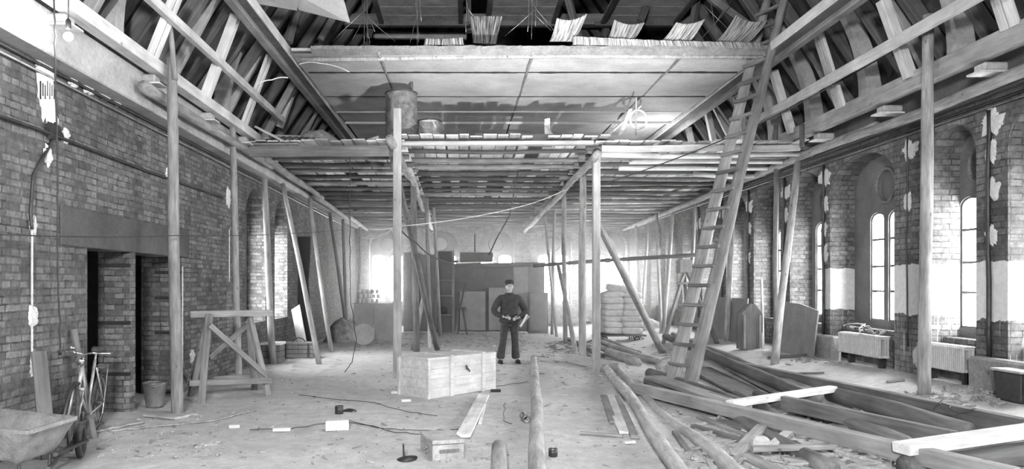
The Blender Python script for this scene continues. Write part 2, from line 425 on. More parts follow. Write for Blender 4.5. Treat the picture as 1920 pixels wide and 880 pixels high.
# dark passage behind the doorways
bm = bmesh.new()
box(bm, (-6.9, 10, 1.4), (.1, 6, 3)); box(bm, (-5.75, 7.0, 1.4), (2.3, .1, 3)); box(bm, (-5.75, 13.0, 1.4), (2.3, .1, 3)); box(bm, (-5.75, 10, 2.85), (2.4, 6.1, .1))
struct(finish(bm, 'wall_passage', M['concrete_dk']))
bm = bmesh.new(); box(bm, (XL+.012, 9.75, 2.36), (.03, 3.7, .44), bev=.01)
struct(finish(bm, 'trim_1', M['lintel']))
k = 2
for (a, zs) in ((9.57, (.52, 1.2, 1.96)), (11.34, (.95, 1.5, 1.9))):       # dark courses let into the jambs
    for z in zs:
        bm = bmesh.new(); box(bm, (XL-.2, a-.012, z), (.43, .03, .045)); struct(finish(bm, 'trim_%d' % k, M['black'])); k += 1
bm = bmesh.new(); box(bm, (XL-.53, 11.43, 1.05), (.22, .16, 2.2)); struct(finish(bm, 'wall_jamb', M['brick_l']))
# inner parapets under the windows
bm = bmesh.new()
for a, b in R_OPEN: box(bm, (XR+.36, (a+b)/2, .43), (.3, b-a+.02, 1.0), bev=.01)
struct(finish(bm, 'wall_parapet', M['brick_r']))
# ring beams over the brickwork
bm = bmesh.new(); box(bm, (-4.42, (Y0+YB)/2, 4.26), (.5, YB-Y0, .45), bev=.015)
struct(finish(bm, 'trim_%d' % k, M['concrete'])); k += 1
bm = bmesh.new(); box(bm, (XR+.06, (Y0+YB)/2, 4.5), (.34, YB-Y0, .62), bev=.015)
struct(finish(bm, 'trim_%d' % k, M['concrete_dk'])); k += 1

# windows: tracery plate, wooden frame, panes
wn = 1
def window(cx, half, mw, zb, zt, blank_top=4.15, pw=None, sgn=1, oc=3.45):
    global wn
    a, b = half*.13, half
    lan = [arch_pts(cx+s*(a+b)/2, b-a, zb, zt-.14, zt, 8) for s in (-1, 1)]
    occ = [(cx+.27*math.cos(t), oc+.27*math.sin(t)) for t in [2*PI*i/20 for i in range(20)]]
    W = pw or half+.35
    r = plate('window_%d' % wn, [(cx-W, -.5), (cx+W, -.5), (cx+W, blank_top), (cx-W, blank_top)], lan+[occ], .12, mw, 'concrete_dk'); struct(r)
    bm = bmesh.new()
    torus(bm, (cx, oc, -.06*sgn), .3, .035, 'Z', 24, 6)
    for s in (-1, 1):
        for q, p in zip(lan[(s+1)//2], lan[(s+1)//2][1:]+lan[(s+1)//2][:1]):
            bar(bm, (q[0], q[1], .0), (p[0], p[1], .0), .05, .07, (0, 0, 1))
        x0, x1 = cx+s*a, cx+s*b
        for z in [zb+(zt-zb)*f for f in (.27, .5, .75)]: bar(bm, (min(x0, x1), z, 0), (max(x0, x1), z, 0), .035, .05, (0, 0, 1))
    f = finish(bm, 'window_frame', M['timber_dk'], r); struct(f)
    bm = bmesh.new()
    for s in (-1, 1): box(bm, (cx+s*(a+b)/2, (zb+zt)/2, .02*sgn), (b-a, zt-zb, .006))
    struct(finish(bm, 'window_pane', M['glass'], r))
    bm = bmesh.new(); box(bm, (cx, oc, .02*sgn), (.56, .56, .006)); struct(finish(bm, 'oculus_pane', M['dirty'], r))
    wn += 1
for a, b in R_OPEN:
    c = (a+b)/2; window(c, .5 if b-a < 1.6 else .49, MW_side(XR+.52), 1.07, 3.0, pw=(b-a)/2+.12)
    portal('sky_portal', (XR+.75, c, 2.0), (-1, 0, 0), 1.1, 2.1)
for a, b in L_OPEN:
    c = (a+b)/2; window(c, .6, MW_side(XL-.48), 1.0, 3.0, pw=(b-a)/2+.12, sgn=-1)
    portal('sky_portal', (XL-.7, c, 2.0), (1, 0, 0), 1.3, 2.1)
for c in B_WIN:
    window(c, .66, MW_back(YB+.46), 1.0, 3.0, pw=.95, sgn=-1)
    portal('sky_portal', (c, YB+.7, 2.0), (0, -1, 0), 1.4, 2.1)

# roof: two boarded slopes
ridge = Vector((1.3, 0, 13.6))
def roof_plane(name, ex, ez):
    bm = bmesh.new(); d = (ridge-Vector((ex, 0, ez))).normalized(); n = Vector((-d.z, 0, d.x)); n = n if n.z > 0 else -n
    e = Vector((ex, 0, ez)); q = []
    for y in (Y0-.4, YB+.5):
        for p in (e-d*.6, ridge+d*.1): q += [bm.verts.new(p+Vector((0, y, 0))), bm.verts.new(p+n*.12+Vector((0, y, 0)))]
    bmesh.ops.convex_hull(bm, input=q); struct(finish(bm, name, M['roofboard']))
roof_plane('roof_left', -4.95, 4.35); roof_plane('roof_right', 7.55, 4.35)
def roof_x(side, z):
    ex = -4.95 if side < 0 else 7.55
    return ex+(1.3-ex)*(z-4.35)/(13.6-4.35)
for i in range(30):
    y = 4.2+i*.88
    for side in (-1, 1):
        z0, z1 = 4.78, 11.5
        off = .16 if side < 0 else -.16
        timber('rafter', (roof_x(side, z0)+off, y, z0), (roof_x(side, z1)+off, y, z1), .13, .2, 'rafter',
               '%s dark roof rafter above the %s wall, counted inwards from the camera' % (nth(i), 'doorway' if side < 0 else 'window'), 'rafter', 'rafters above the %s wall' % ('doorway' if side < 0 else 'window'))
# collar beams
for i, y in enumerate((9.6, 12.6, 16.1, 19.6, 23)):
    timber('collar_beam', (roof_x(-1, 7.6)+.1, y, 7.62), (roof_x(1, 7.6)-.1, y, 7.62), .2, .24, 'timber_dk', '%s heavy collar beam across the roof space, counted inwards' % nth(i), 'beam', 'collar beams')
# boarded attic panels on the collars
for i, (x0, x1) in enumerate(((-1.85, .0), (.5, 2.05), (3.05, 4.75))):
    e = empty('attic_floor_hatch', ((x0+x1)/2, 13.9, 7.56)); w_ = x1-x0
    tag(e, ['boarded roof panel above the tall drum', 'boarded roof panel above the middle of the plaster ceiling', 'boarded roof panel nearest the ladder top'][i], 'roof panel', 'boarded panels high in the roof')
    n = 9; dy = 4.3/n
    for q in range(n):
        bm = bmesh.new(); box(bm, (0, -2.15+dy*(q+.5), .0), (w_, dy-.012, .03), bev=.004); finish(bm, 'boarding', M['attic'], e)
    bm = bmesh.new()
    for s in (-1, 1): box(bm, (s*(w_/2-.05), 0, -.05), (.1, 4.3, .07), bev=.006)
    box(bm, (0, 2.1, -.06), (w_+.25, .14, .1), bev=.006); box(bm, (0, -2.1, -.06), (w_, .1, .08))
    finish(bm, 'edge_batten', M['timber_dk'], e)

# plates, struts, rails and purlins of the two roof sides
for nm, x, z, wd, ht, mat, lab in (
    ('wall_plate_timber', -4.02, 4.55, .17, .16, 'timber_lt', 'long squared plate timber on brackets above the doorway wall'),
    ('wall_plate_timber', 6.38, 4.58, .17, .24, 'timber', 'long squared plate timber on brackets above the window wall')):
    timber(nm, (x, -2, z), (x, 25, z), wd, ht, mat, lab, 'beam')
def XD(px, X): return F*X/(px-VX)          # distance at which something at X shows at column px
for side, X, rows, gname in ((-1, -4.0, ((285, 107, 335, -18), (384, 184, 442, 30), (457, 235, 505, 106), (524, 239, 551, 164), (572, 249, 589, 205), (611, 259, 620, 239)), 'doorway'),
                      (1, 6.3, ((1895, 52, 1850, -85), (1707, 145, 1655, 0), (1577, 202, 1535, 67), (1485, 250, 1450, 133), (1395, 268, 1382, 178), (1340, 276, 1327, 213), (1300, 285, 1291, 240)), 'window')):
    for i, (bx, by, tx, ty) in enumerate(rows):
        D = XD(bx, X); a = P(bx, by, D); b = P(tx, ty, D)
        dbl = i % 2 == (0 if side < 0 else 0)
        lab = '%s pale strut between plate and purlin above the %s wall, counted inwards' % (nth(i), gname)
        d = .06 if dbl else 0
        if dbl:
            e = empty('roof_strut', a); tag(e, lab.replace('pale', 'doubled pale'), 'strut', 'struts above the %s wall' % gname)
            for s in (-1, 1):
                timber('plank', a-a+Vector((0, s*.075, 0)), b-a+Vector((0, s*.075, 0)), .12, .05, 'timber_lt', parent=e, roll=0)
        else:
            timber('roof_strut', a, b, .15, .13, 'timber_lt', lab, 'strut', 'struts above the %s wall' % gname)
# mid rails
timber('mid_rail', (-3.74, 2, 5.15), (-3.74, 14.9, 5.12), .09, .12, 'timber_lt', 'long pale rail nailed across the struts above the doorway wall', 'rail')
timber('mid_rail', (5.92, 2, 5.04), (5.92, 14.6, 5.02), .09, .14, 'timber_lt', 'long pale rail nailed across the struts above the window wall', 'rail')
for nm, x0, x1, z, lab in (('purlin', -3.34, -3.02, 5.8, 'heavy boxed purlin along the doorway side of the plaster ceiling'), ('purlin', 5.24, 5.66, 5.8, 'heavy boxed purlin along the window side of the plaster ceiling')):
    e = empty(nm, ((x0+x1)/2, 12, z)); tag(e, lab, 'purlin'); s = -1 if x0 < 0 else 1; h = (x1-x0)/2
    timber('beam', (s*(h-.06), -13, -.02), (s*(h-.06), 18, -.02), .13, .2, 'timber', parent=e)
    bm = bmesh.new(); box(bm, (-s*.04, 2.5, .02), (2*h-.16, 31, .12)); finish(bm, 'soffit_board', M['timber_dk'], e)
    timber('edge_strip', (-s*h, -13, -.03), (-s*h, 18, -.03), .03, .16, 'timber_lt', parent=e)
# inclined secondary braces in the roof sides (dark, behind the struts)
for i in range(7):
    for side in (-1, 1):
        y = 8.2+i*2.4; X0 = -4.3 if side < 0 else 6.9; X1 = -3.2 if side < 0 else 5.9
        timber('roof_brace', (X0, y, 4.75), (X1, y+.1, 6.9), .12, .14, 'timber', '%s slanting brace behind the struts above the %s wall' % (nth(i), 'doorway' if side < 0 else 'window'), 'brace', 'braces above the %s wall' % ('doorway' if side < 0 else 'window'))
# brackets carrying the plates
for side, cols in ((-1, (105, 275, 382, 449, 500)), (1, (1858, 1668, 1545, 1460))):
    for i, px in enumerate(cols):
        X = -4.16 if side < 0 else 6.52; D = XD(px, X); e = empty('beam_bracket', (X, D, 4.4 if side < 0 else 4.38))
        tag(e, '%s pale bracket stub under the plate timber of the %s wall, counted inwards' % (nth(i), 'doorway' if side < 0 else 'window'), 'bracket', 'brackets of the %s wall' % ('doorway' if side < 0 else 'window'))
        bm = bmesh.new(); box(bm, (0, 0, .0), (.3, .2, .11), bev=.02); finish(bm, 'stub', M['concrete'], e)
        bm = bmesh.new(); box(bm, (-.03*side, 0, -.065), (.38, .24, .022)); finish(bm, 'pad_board', M['timber_lt'], e)
# flared plastered rib feet in the window side of the roof (and two on the door side)
for i, (px, py, X, wd) in enumerate(((1803, 92, 6.65, .3), (1632, 172, 6.65, .34), (1527, 226, 6.65, .34), (1455, 250, 6.65, .3), (205, 60, -4.3, .3), (415, 212, -4.3, .28))):
    D = XD(px, X); z0 = 4.72; bm = bmesh.new(); n = 10; s = 1 if X > 0 else -1
    prev = None
    for q in range(n+1):
        t = q/n; half = wd/2*.8*(1.0-.42*math.sin(min(1, t*1.7)*PI/2)); lean = -s*t*t*.75; z = t*2.0
        ring = [bm.verts.new((lean+a*.12, b*half, z)) for a, b in ((-1, -1), (1, -1), (1, 1), (-1, 1))]
        if prev:
            for k_ in range(4): bm.faces.new((prev[k_], prev[(k_+1) % 4], ring[(k_+1) % 4], ring[k_]))
        else: bm.faces.new(ring[::-1])
        prev = ring
    bm.faces.new(prev)
    o = finish(bm, 'rib_pedestal', M['concrete'], loc=(X, D, z0)); tag(o, '%s flared plastered rib rising from the top of the %s wall' % (nth(i if i < 4 else i-4), 'window' if s > 0 else 'doorway'), 'rib', 'flared ribs of the %s wall' % ('window' if s > 0 else 'doorway'))

# suspended plaster ceiling, cast in bays
CZ = 5.7; ceil_rows = [12.4, 13.52, 15.3, 16.8, 18.0, 20.6, 24, 29.9]; cols = [-2.98, -1.45, 1.2, 3.82, 5.22]
bm = bmesh.new()
for j in range(len(ceil_rows)-1):
    for i in range(4):
        y0, y1, x0, x1 = ceil_rows[j], ceil_rows[j+1], cols[i], cols[i+1]; dz = [.0, .012, .05, .10, .15, .15, .15][j]+random.uniform(-.006, .006)
        N_ = 6; n2 = 4; sag = .012
        gv = [[bm.verts.new((x0+.02+(x1-x0-.04)*a/N_, y0+.02+(y1-y0-.04)*b/n2, CZ+dz-sag*math.sin(PI*a/N_)*math.sin(PI*b/n2)+.006*noise.noise(Vector((x0+a, y0+b*.7, 1))))) for a in range(N_+1)] for b in range(n2+1)]
        top = {}
        for b in range(n2):
            for a in range(N_): bm.faces.new((gv[b][a], gv[b][a+1], gv[b+1][a+1], gv[b+1][a]))
        box(bm, ((x0+x1)/2, (y0+y1)/2, CZ+dz+.07), (x1-x0-.04, y1-y0-.04, .05))
struct(finish(bm, 'ceiling', M['ceilp']))
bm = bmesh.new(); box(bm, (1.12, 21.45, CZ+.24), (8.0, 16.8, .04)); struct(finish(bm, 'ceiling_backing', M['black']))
# edge moulding and battens
bm = bmesh.new(); polytube(bm, [(-2.85+8.05*t, 12.62+.02*math.sin(t*9)-.12*t, CZ-.05+.03*math.sin(t*PI)+.03*t) for t in [i/24 for i in range(25)]], .045, 10)
tag(finish(bm, 'ceiling_edge_pole', M['log'], smooth=True), 'long pole carrying the broken front edge of the plaster ceiling', 'pole')
for i, (D, x0, x1, m) in enumerate(((16.8, -2.95, 5.2, 'white_paint'), (18.0, -2.95, 5.2, 'plaster'))):
    bm = bmesh.new(); box(bm, ((x0+x1)/2, D, CZ+.06), (x1-x0, .05, .06), bev=.01)
    struct(finish(bm, 'trim_%d' % k, M[m])); k += 1
for i, (xa, xb) in enumerate(((-1.45, -1.42), (1.2, 1.2), (3.82, 3.82))):
    bm = bmesh.new(); polytube(bm, [(xa+(xb-xa)*t+.015*noise.noise(Vector((t*9, i, 0))), 12.35+5.2*t, CZ-.01+.10*t) for t in [q/16 for q in range(17)]], lambda t: .035-.012*t, 6)
    struct(finish(bm, 'trim_%d' % k, M['plinth'], smooth=True)); k += 1
for D, w_ in ((13.52, .035), (15.3, .012)):
    bm = bmesh.new(); prev = None
    for i in range(121):
        x = -2.9+8.05*i/120; q = w_*(.6+.9*abs(noise.noise(Vector((x*6, D, 0))))); y = D+.015*noise.noise(Vector((x*3, D, 4)))
        if D < 14 and 1.05 < x < 1.45: q *= .2
        r_ = [bm.verts.new((x, y+s*q, CZ-.012+h_+(.012 if D > 14 else 0))) for s, h_ in ((-1, 0), (1, 0), (1, .03), (-1, .03))]
        if prev:
            for q_ in range(4): bm.faces.new((prev[q_], prev[(q_+1) % 4], r_[(q_+1) % 4], r_[q_]))
        prev = r_
    struct(finish(bm, 'trim_%d' % k, M['black'])); k += 1
# broken front lip with reed ends
bm = bmesh.new(); n = 160
prev = None
for i in range(n+1):
    x = -2.6+7.85*i/n; r = .06*noise.noise(Vector((x*4, 1, 0)))+.03*noise.noise(Vector((x*19, 4, 0)))
    a = bm.verts.new((x, 12.42, CZ-.03)); b = bm.verts.new((x, 12.28+r*.4, CZ+.03)); c = bm.verts.new((x, 12.29+r, CZ+.09+r*.7)); d = bm.verts.new((x, 12.45, CZ+.12))
    if prev:
        for q in range(3): bm.faces.new((prev[q], prev[q+1], (a, b, c, d)[q+1], (a, b, c, d)[q]))
    prev = (a, b, c, d)
struct(finish(bm, 'ceiling_lip', M['plinth']))

# ================================================================== SCAFFOLD DECK
def zl(D): return 4.20-(D-13.6)*.0165          # height of the ledgers falls a little towards the end wall
XLG, XRG = -4.0, 6.62
BAY = (('doorway-side', XLG-.22, -1.15), ('middle', -1.3, 2.72), ('window-side', 2.45, XRG+.3))
# ledgers
def ledger(X, Da, Db, r, mat, label, dz=0, seg_l=6.5, rz=None):
    D = Da; i = 0
    while D < Db-.5:
        e = min(Db, D+seg_l)
        z0 = (zl(max(D, 13.6)) if rz is None else rz)+dz; z1 = (zl(max(e, 13.6)) if rz is None else rz)+dz
        o_ = .05 if i % 2 else -.03
        log('ledger_pole', (X+o_, D-.4, z0+o_*.6), (X+o_*.5, min(YB-.1, e+.4), z1+o_*.6), r, r*.82, mat, '%s length of ledger pole %s' % (nth(i), label), 'pole', wob=.05)
        D = e; i += 1
ledger(XLG, 9.5, 29.6, .085, 'log', 'along the doorway wall', dz=.03, seg_l=5.2)
ledger(XRG, 6.2, 29.6, .085, 'log', 'along the window wall', dz=.03, seg_l=5.8)
ledger(-1.24, 12.9, 29.6, .08, 'log', 'under the deck behind the square post by the drums', dz=.06, seg_l=3.2)
ledger(2.58, 14.0, 29.6, .08, 'log', 'under the deck behind the other square post', dz=.0, seg_l=5.2)
rows = [13.75+.86*i for i in range(19)]
for i, D in enumerate(rows):
    for b, (nm, x0, x1) in enumerate(BAY):
        lift = .13+(.1 if b == 1 else 0)
        r = random.uniform(.045, .07)
        d0, d1 = random.uniform(-.12, .12), random.uniform(-.12, .12)
        log('joist_pole', (x0+random.uniform(-.15, .1), D+d0, zl(D)+lift), (x1+random.uniform(-.1, .2), D+d1, zl(D)+lift), r, r*.8, 'joist_a' if random.random() < (.35, .2, .6)[b] else 'joist_b',
            '%s thin cross pole from the front edge in the %s bay of the deck' % (nth(i), nm), 'pole', 'cross poles of the deck, %s bay' % nm, wob=.06, seg=8)
protos = {}
for b, (nm, x0, x1) in enumerate(BAY):
    x = x0+.05 if b else XLG-.1
    xe = x1 if b < 2 else XRG-.15
    c = 0
    while x < xe-.1:
        wd = random.choice((.19, .21, .24, .26)); D = 13.5+random.uniform(-.12, .1)
        ln = 0
        while D < 29.3:
            Lb = random.uniform(3.2, 4.6)
            key = (wd, round(Lb))
            zc = lambda q: zl(q)+.2+(.1 if b == 1 else 0)
            De = min(D+Lb, 29.7)
            if random.random() < .95:
                timber('deck_board', (x+wd/2, D, zc(D)+random.uniform(0, .012)), (x+wd/2+random.uniform(-.02, .02), De, zc(De)+random.uniform(0, .012)), wd-.012, .026, 'board',
                       '%s-row deck board of the %s bay, %s length from the front' % (nth(c), nm, nth(ln)), 'board', 'boards of the deck, %s bay' % nm, roll=0)
            ln += 1; D = De+random.uniform(.01, .1)
        x += wd+random.choice((.004, .01, .01, .03)); c += 1
# front rails and loose long boards of the deck
timber('front_rail', P(752, 270, 13.5), P(1112, 268, 13.5), .13, .07, 'timber', 'pale rail along the front edge of the raised middle deck', 'rail')
timber('front_plank', P(468, 284, 13.35), P(742, 283, 13.35), .05, .2, 'timber_dk', 'dark plank on edge along the front of the doorway-side deck', 'plank', warp=.02)
timber('front_plank', P(1128, 279, 13.35), P(1500, 277, 13.35), .05, .12, 'timber', 'grey plank on edge along the front of the window-side deck', 'plank', warp=.02)
for i, (xa, ya, xb, yb, m) in enumerate(((1128, 290, 1530, 268, 'timber_lt'), (1180, 297, 1520, 282, 'timber_lt'), (1160, 308, 1480, 300, 'timber_lt'), (1300, 322, 1445, 309, 'timber_lt'))):
    D = 14.1+i*.75; z = zl(D)+.10
    a = P(xa, ya, D); b_ = P(xb, yb, D); a.z = b_.z = z-.03
    log('split_pole', a, b_, .06, .045, m, '%s pale split pole under the window-side deck, from the front edge' % nth(i), 'pole', wob=.1)
# bright short boards stacked on the deck beside the wedged planks
for r_ in range(2):
    for i in range(5):
        a = P(1133+i*25-r_*4, 277, 13.7); D0 = 13.7+r_*.95; z = zl(13.7)+.24+r_*.09+.02*i % .03
        x = 2.72+i*.3
        timber('short_board', (x, D0, z), (x+.1, D0+.9, z+.05), .27, .025, 'timber_lt', '%s short pale board in the %s row laid on the window-side deck' % (nth(i), ('front', 'rear')[r_]), 'board', 'pale boards on the deck')
# ------------------------------------------------------------------ posts
def square_post(px, ytop, ybase, lab):
    g = G(px, ybase); t = P(px, ytop, g.y)
    timber('square_post', g-Vector((0, 0, .03)), t, .145, .145, 'timber', lab, 'post', bev=.012)
square_post(745, 205, 710, 'tall squared post standing in front of the dented drum')
square_post(1118, 266, 697, 'tall squared post beside the sack pile at the deck corner')
def pole_px(name, bx, by, tx, ty, Dt, r, mat, lab, cat='pole', group=None, r1=None, D=None, wob=.04):
    g = G(bx, by) if D is None else Vector(((bx-VX)*D/F, D, gz((bx-VX)*D/F, D)))
    t = P(tx, ty, Dt if Dt else g.y)
    return log(name, g-Vector((0, 0, .04)), t, r, r1 or r*.85, mat, lab, cat, group, wob=wob, seg=12)
poles = [
 # base x,y  top x,y  top depth, radius, material, label, depth override
 (333, 780, 322, 110, 9.5, .078, 'log', 'thick round pole on the dirt floor right beside the bucket', None),
 (448, 712, 436, 235, 12.6, .065, 'log', 'round pole standing behind the wooden trestle', None),
 (512, 683, 496, 335, 15.2, .075, 'log', 'round pole between the trestle and the low handled chest', None),
 (599, 683, 530, 345, 16.2, .06, 'log', 'slanting pole with its foot out on the floor past the handled chest', None),
 (622, 660, 581, 372, 18.8, .06, 'log', 'slanting pole just behind the first slanting pole by the doorway wall', None),
 (654, 640, 618, 398, 21.5, .06, 'log_dk', 'dark slanting pole in front of the rubble heap by the doorway wall', None),
 (651, 640, 643, 412, 22.6, .055, 'log_dk', 'upright pole rising from the dark rubble heap', None),
 (671, 628, 676, 426, 25.2, .05, 'log', 'thin upright pole behind the plywood counter', 24.6),
 (821, 657, 728, 258, 13.4, .075, 'log_dk', 'long prop leaning across from the drums to behind the crate', None),
 (781, 660, 775, 318, 17.9, .085, 'log_dk', 'dark upright pole directly behind the leaning prop', None),
 (774, 657, 797, 545, 18.8, .06, 'log', 'short leaning prop crossing behind the long prop', None),
 (808, 645, 800, 372, 20.5, .06, 'log', 'crooked upright pole behind the crossing props', None),
 (826, 630, 813, 390, 23.2, .06, 'log', 'upright pole before the shelf frame at the end wall', None),
 (1092, 678, 1093, 318, 15.9, .085, 'log', 'stout round pole next to the squared post by the sacks', None),
 (1060, 645, 1057, 345, 19.8, .07, 'log', 'upright pole between the stout round pole and the bright end window', None),
 (1083, 676, 1047, 500, 19.0, .06, 'log', 'thin brace leaning to the foot of the stout round pole', None),
 (1035, 628, 1040, 372, 23.5, .055, 'log', 'thin upright pole in front of the bright middle end window', None),
 (1044, 632, 1022, 405, 23.5, .05, 'log', 'thin crooked pole leaning before the bright middle end window', None),
 (1244, 662, 1118, 412, 15.2, .085, 'log', 'heavy prop leaning across the sack pile to the deck corner', None),
 (1206, 600, 1192, 424, 27.2, .055, 'log', 'thin pole behind the sack pile, tilted towards the end windows', 27.0),
 (1203, 598, 1216, 418, 26.2, .055, 'log', 'thin pole behind the sack pile, tilted towards the window wall', 26.6),
 (1240, 622, 1231, 400, 23.9, .05, 'log', 'slim upright pole between sack pile and trestle stand', None),
 (1243, 625, 1262, 393, 22.9, .065, 'log', 'leaning pole just before the slim pole near the trestle stand', None),
 (1291, 640, 1304, 373, 20.5, .06, 'log', 'pole passing behind the box of the trestle stand', 20.6),
 (1363, 648, 1374, 372, 17.6, .07, 'log', 'round pole behind the ladder, before the grey sheets', 17.9),
 (1452, 680, 1496, 305, 14.25, .075, 'log', 'pole leaning outwards in front of the dark cut sheet', None),
 (1457, 672, 1455, 318, 15.1, .055, 'log', 'thin pole beside the outward-leaning pole at the dark sheet', None),
 (1733, 735, 1741, 28, None, .078, 'log', 'tall round pole standing between the two radiators', None),
]
for (bx, by, tx, ty, Dt, r, m, lab, D) in poles:
    pole_px('scaffold_pole', bx, by, tx, ty, Dt, r, m, lab, D=D)
log('scaffold_pole', P(328, 150, 9.45), P(318, 42, 9.45), .04, .03, 'log', 'thin extension pole lashed to the top of the pole beside the bucket', 'pole', wob=.03)
log('cross_pole', P(1000, 499, 21.5), P(1312, 478, 19.8), .05, .06, 'log_dk', 'dark horizontal pole tied across the uprights behind the sack pile', 'pole', wob=.05)
for i, (px, D) in enumerate(((1455, 13.9), (1504, 13.2))):
    log('pole_stub', P(px, 275, D), P(px, 233, D), .045, .045, 'log_dk', ('inner', 'outer')[i]+' pole end sticking up through the window-side deck edge', 'pole')

# ------------------------------------------------------------------ ladder
def ladder():
    b1 = G(1291, 737); t1 = P(1478, -30, 12.45); off = Vector((-.16, .42, 0)); off_t = Vector((-.16, .40, 0))
    e = empty('ladder', b1); tag(e, 'long homemade pole ladder leaning up to the purlin by the window wall', 'ladder')
    log('rail', Vector((0, 0, 0)), t1-b1, .115, .07, 'timber_md', None, parent=e, wob=.05, seg=14, bend=(.05, 0))
    log('rail', off, t1+off_t-b1, .115, .075, 'timber_md', None, parent=e, wob=.05, seg=14, bend=(.05, 0))
    n = 21
    for i in range(n):
        t = (i+1.2)/(n+.6); a = (t1-b1)*t; front = Vector((-.03, -.11+.03*t, .05))
        o2 = off.lerp(off_t, t); q = o2.normalized()
        timber('rung', a-q*.02+Vector((-.1, -.02, .03)), a+o2+q*.05+Vector((-.1, -.02, .03)), .05, .055, 'timber_dk', parent=e, roll=.2)
ladder()

# ------------------------------------------------------------------ drums and things on the deck
def drum(name, c, r, h, mat, lab, hoops, parent_top=True):
    e = empty(name, c); tag(e, lab, 'drum')
    pr = [(r*.98, 0), (r, .02)]
    for i in range(1, 24):
        z = h*i/24; bulge = .016 if any(abs(z-hh*h) < h/30 for hh in hoops) else 0
        pr.append((r+bulge, z))
    pr += [(r, h-.02), (r+.012, h), (r-.02, h), (r-.03, h-.03)]
    bm = bmesh.new(); lathe(bm, pr, 32)
    for v in bm.verts:
        v.co.x *= 1+.02*noise.noise(v.co*5); v.co.y *= 1+.02*noise.noise(v.co*4+Vector((3, 0, 0)))
    finish(bm, 'drum_body', M[mat], e, True)
    for hh in (0.0, .97):
        bm = bmesh.new(); torus(bm, (0, 0, h*hh+.015), r, .014, 'Z', 32, 6); finish(bm, 'hoop', M['metal_dk'], e, True)
    return e
d1 = P(751, 266, 14.0); drum('oil_drum', (d1.x, 14.15, zl(14)+.33), .31, .95, 'drum', 'tall dark stained drum on the deck behind the square post', (.33, .66))
log('drum_stick', (d1.x+.2, 14.2, zl(14)+.9), (d1.x+.2, 14.2, zl(14)+1.52), .03, .03, 'log_dk', 'stick standing upright in the tall stained drum', 'stick')
drum('pale_canister', (P(806, 266, 14.6).x, 14.6, zl(14.6)+.33), .235, .5, 'canister', 'short pale blotched canister beside the tall drum', (.5,))
timber('wedged_plank', P(1142, 252, 14.3), P(1200, 200, 14.6), .1, .03, 'timber_lt', 'longer pale plank propped up slanting beside the hoop', 'plank')
timber('wedged_plank', P(1163, 254, 14.25), P(1182, 205, 14.4), .09, .03, 'timber_lt', 'shorter pale plank propped steeply beside the hoop', 'plank')
timber('wedged_plank', P(1026, 262, 14.2), P(1026, 224, 14.35), .11, .04, 'timber_lt', 'pale ragged board end standing on the middle deck', 'plank', ragged=.03, roll=.3)
timber('wedged_plank', P(1041, 262, 14.2), P(1022, 232, 14.3), .07, .04, 'timber_lt', 'thin pale offcut leaning on the ragged board end', 'plank', ragged=.02)
h = P(1197, 224, 14.5); bm = bmesh.new(); torus(bm, (0, 0, 0), .185, .022, 'Y', 32, 8)
o = finish(bm, 'wooden_hoop', M['timber_lt'], smooth=True, loc=h); o.rotation_euler = (0, .2, .25); tag(o, 'pale hoop hanging on the propped planks above the deck', 'hoop')
timber('hoop_stake', P(1192, 262, 14.45), P(1193, 183, 14.45), .03, .03, 'timber', 'thin stake standing up through the pale hoop', 'stake')
timber('dark_trough', P(890, 262, 14.3), P(1036, 264, 14.3), .3, .2, 'timber_dk', 'low dark wooden trough lying on the middle deck', 'trough')
timber('deck_edge_board', P(470, 272, 13.6), P(560, 271, 13.6), .2, .03, 'timber', 'flat board on the front edge of the doorway-side deck', 'board')
timber('long_batten', P(480, 238, 13.9), P(546, 272, 13.6), .09, .04, 'timber_lt', 'pale batten sliding off the doorway-side deck edge', 'batten')
e = empty('slatted_tray', P(548, 262, 14.1)); tag(e, 'broken slatted tray lying on the doorway-side deck', 'tray')
for i in range(7): timber('slat', (-.42+i*.13, -.15, -.02), (-.36+i*.13, .3, .12), .07, .02, 'timber_dk', parent=e)
timber('tray_edge', (-.5, .3, .14), (.45, .28, .1), .04, .05, 'timber', parent=e)
for i, (xa, xb, yy) in enumerate(((484, 520, 262), (500, 560, 268), (688, 716, 268), (694, 706, 262))):
    timber('deck_offcut', P(xa, yy, 14.2), P(xb, yy-4, 14.3), .16, .05, 'timber' if i < 2 else 'timber_lt', ['dark offcut by the batten on the deck', 'longer offcut by the slatted tray on the deck', 'pale offcut on the deck near the tall drum', 'small pale block on the deck near the tall drum'][i], 'offcut')
def heap(name, c, rx, ry, h, mat, lab, n=14, kind='stuff', cat='rubble'):
    bm = bmesh.new(); g = [[None]*(n*2+1) for _ in range(n+1)]
    for i in range(n+1):
        for j in range(n*2+1):
            u = j/(n*2)*2-1; v = i/n*2-1; r = math.hypot(u, v); z = h*max(0, 1-r*r)**.8
            x, y = u*rx, v*ry; z += .16*h*noise.noise(Vector((x*5, y*5, h*9)))*(1 if r < 1 else 0)-.02
            g[i][j] = bm.verts.new((x, y, z))
    for i in range(n):
        for j in range(n*2): bm.faces.new((g[i][j], g[i][j+1], g[i+1][j+1], g[i+1][j]))
    o = finish(bm, name, M[mat], smooth=True, loc=c); tag(o, lab, cat)
    if kind: o['kind'] = kind
    return o
heap('mortar_heap', P(594, 272, 14.6), .5, .4, .32, 'soil', 'dark heap of mortar on the doorway-side deck')

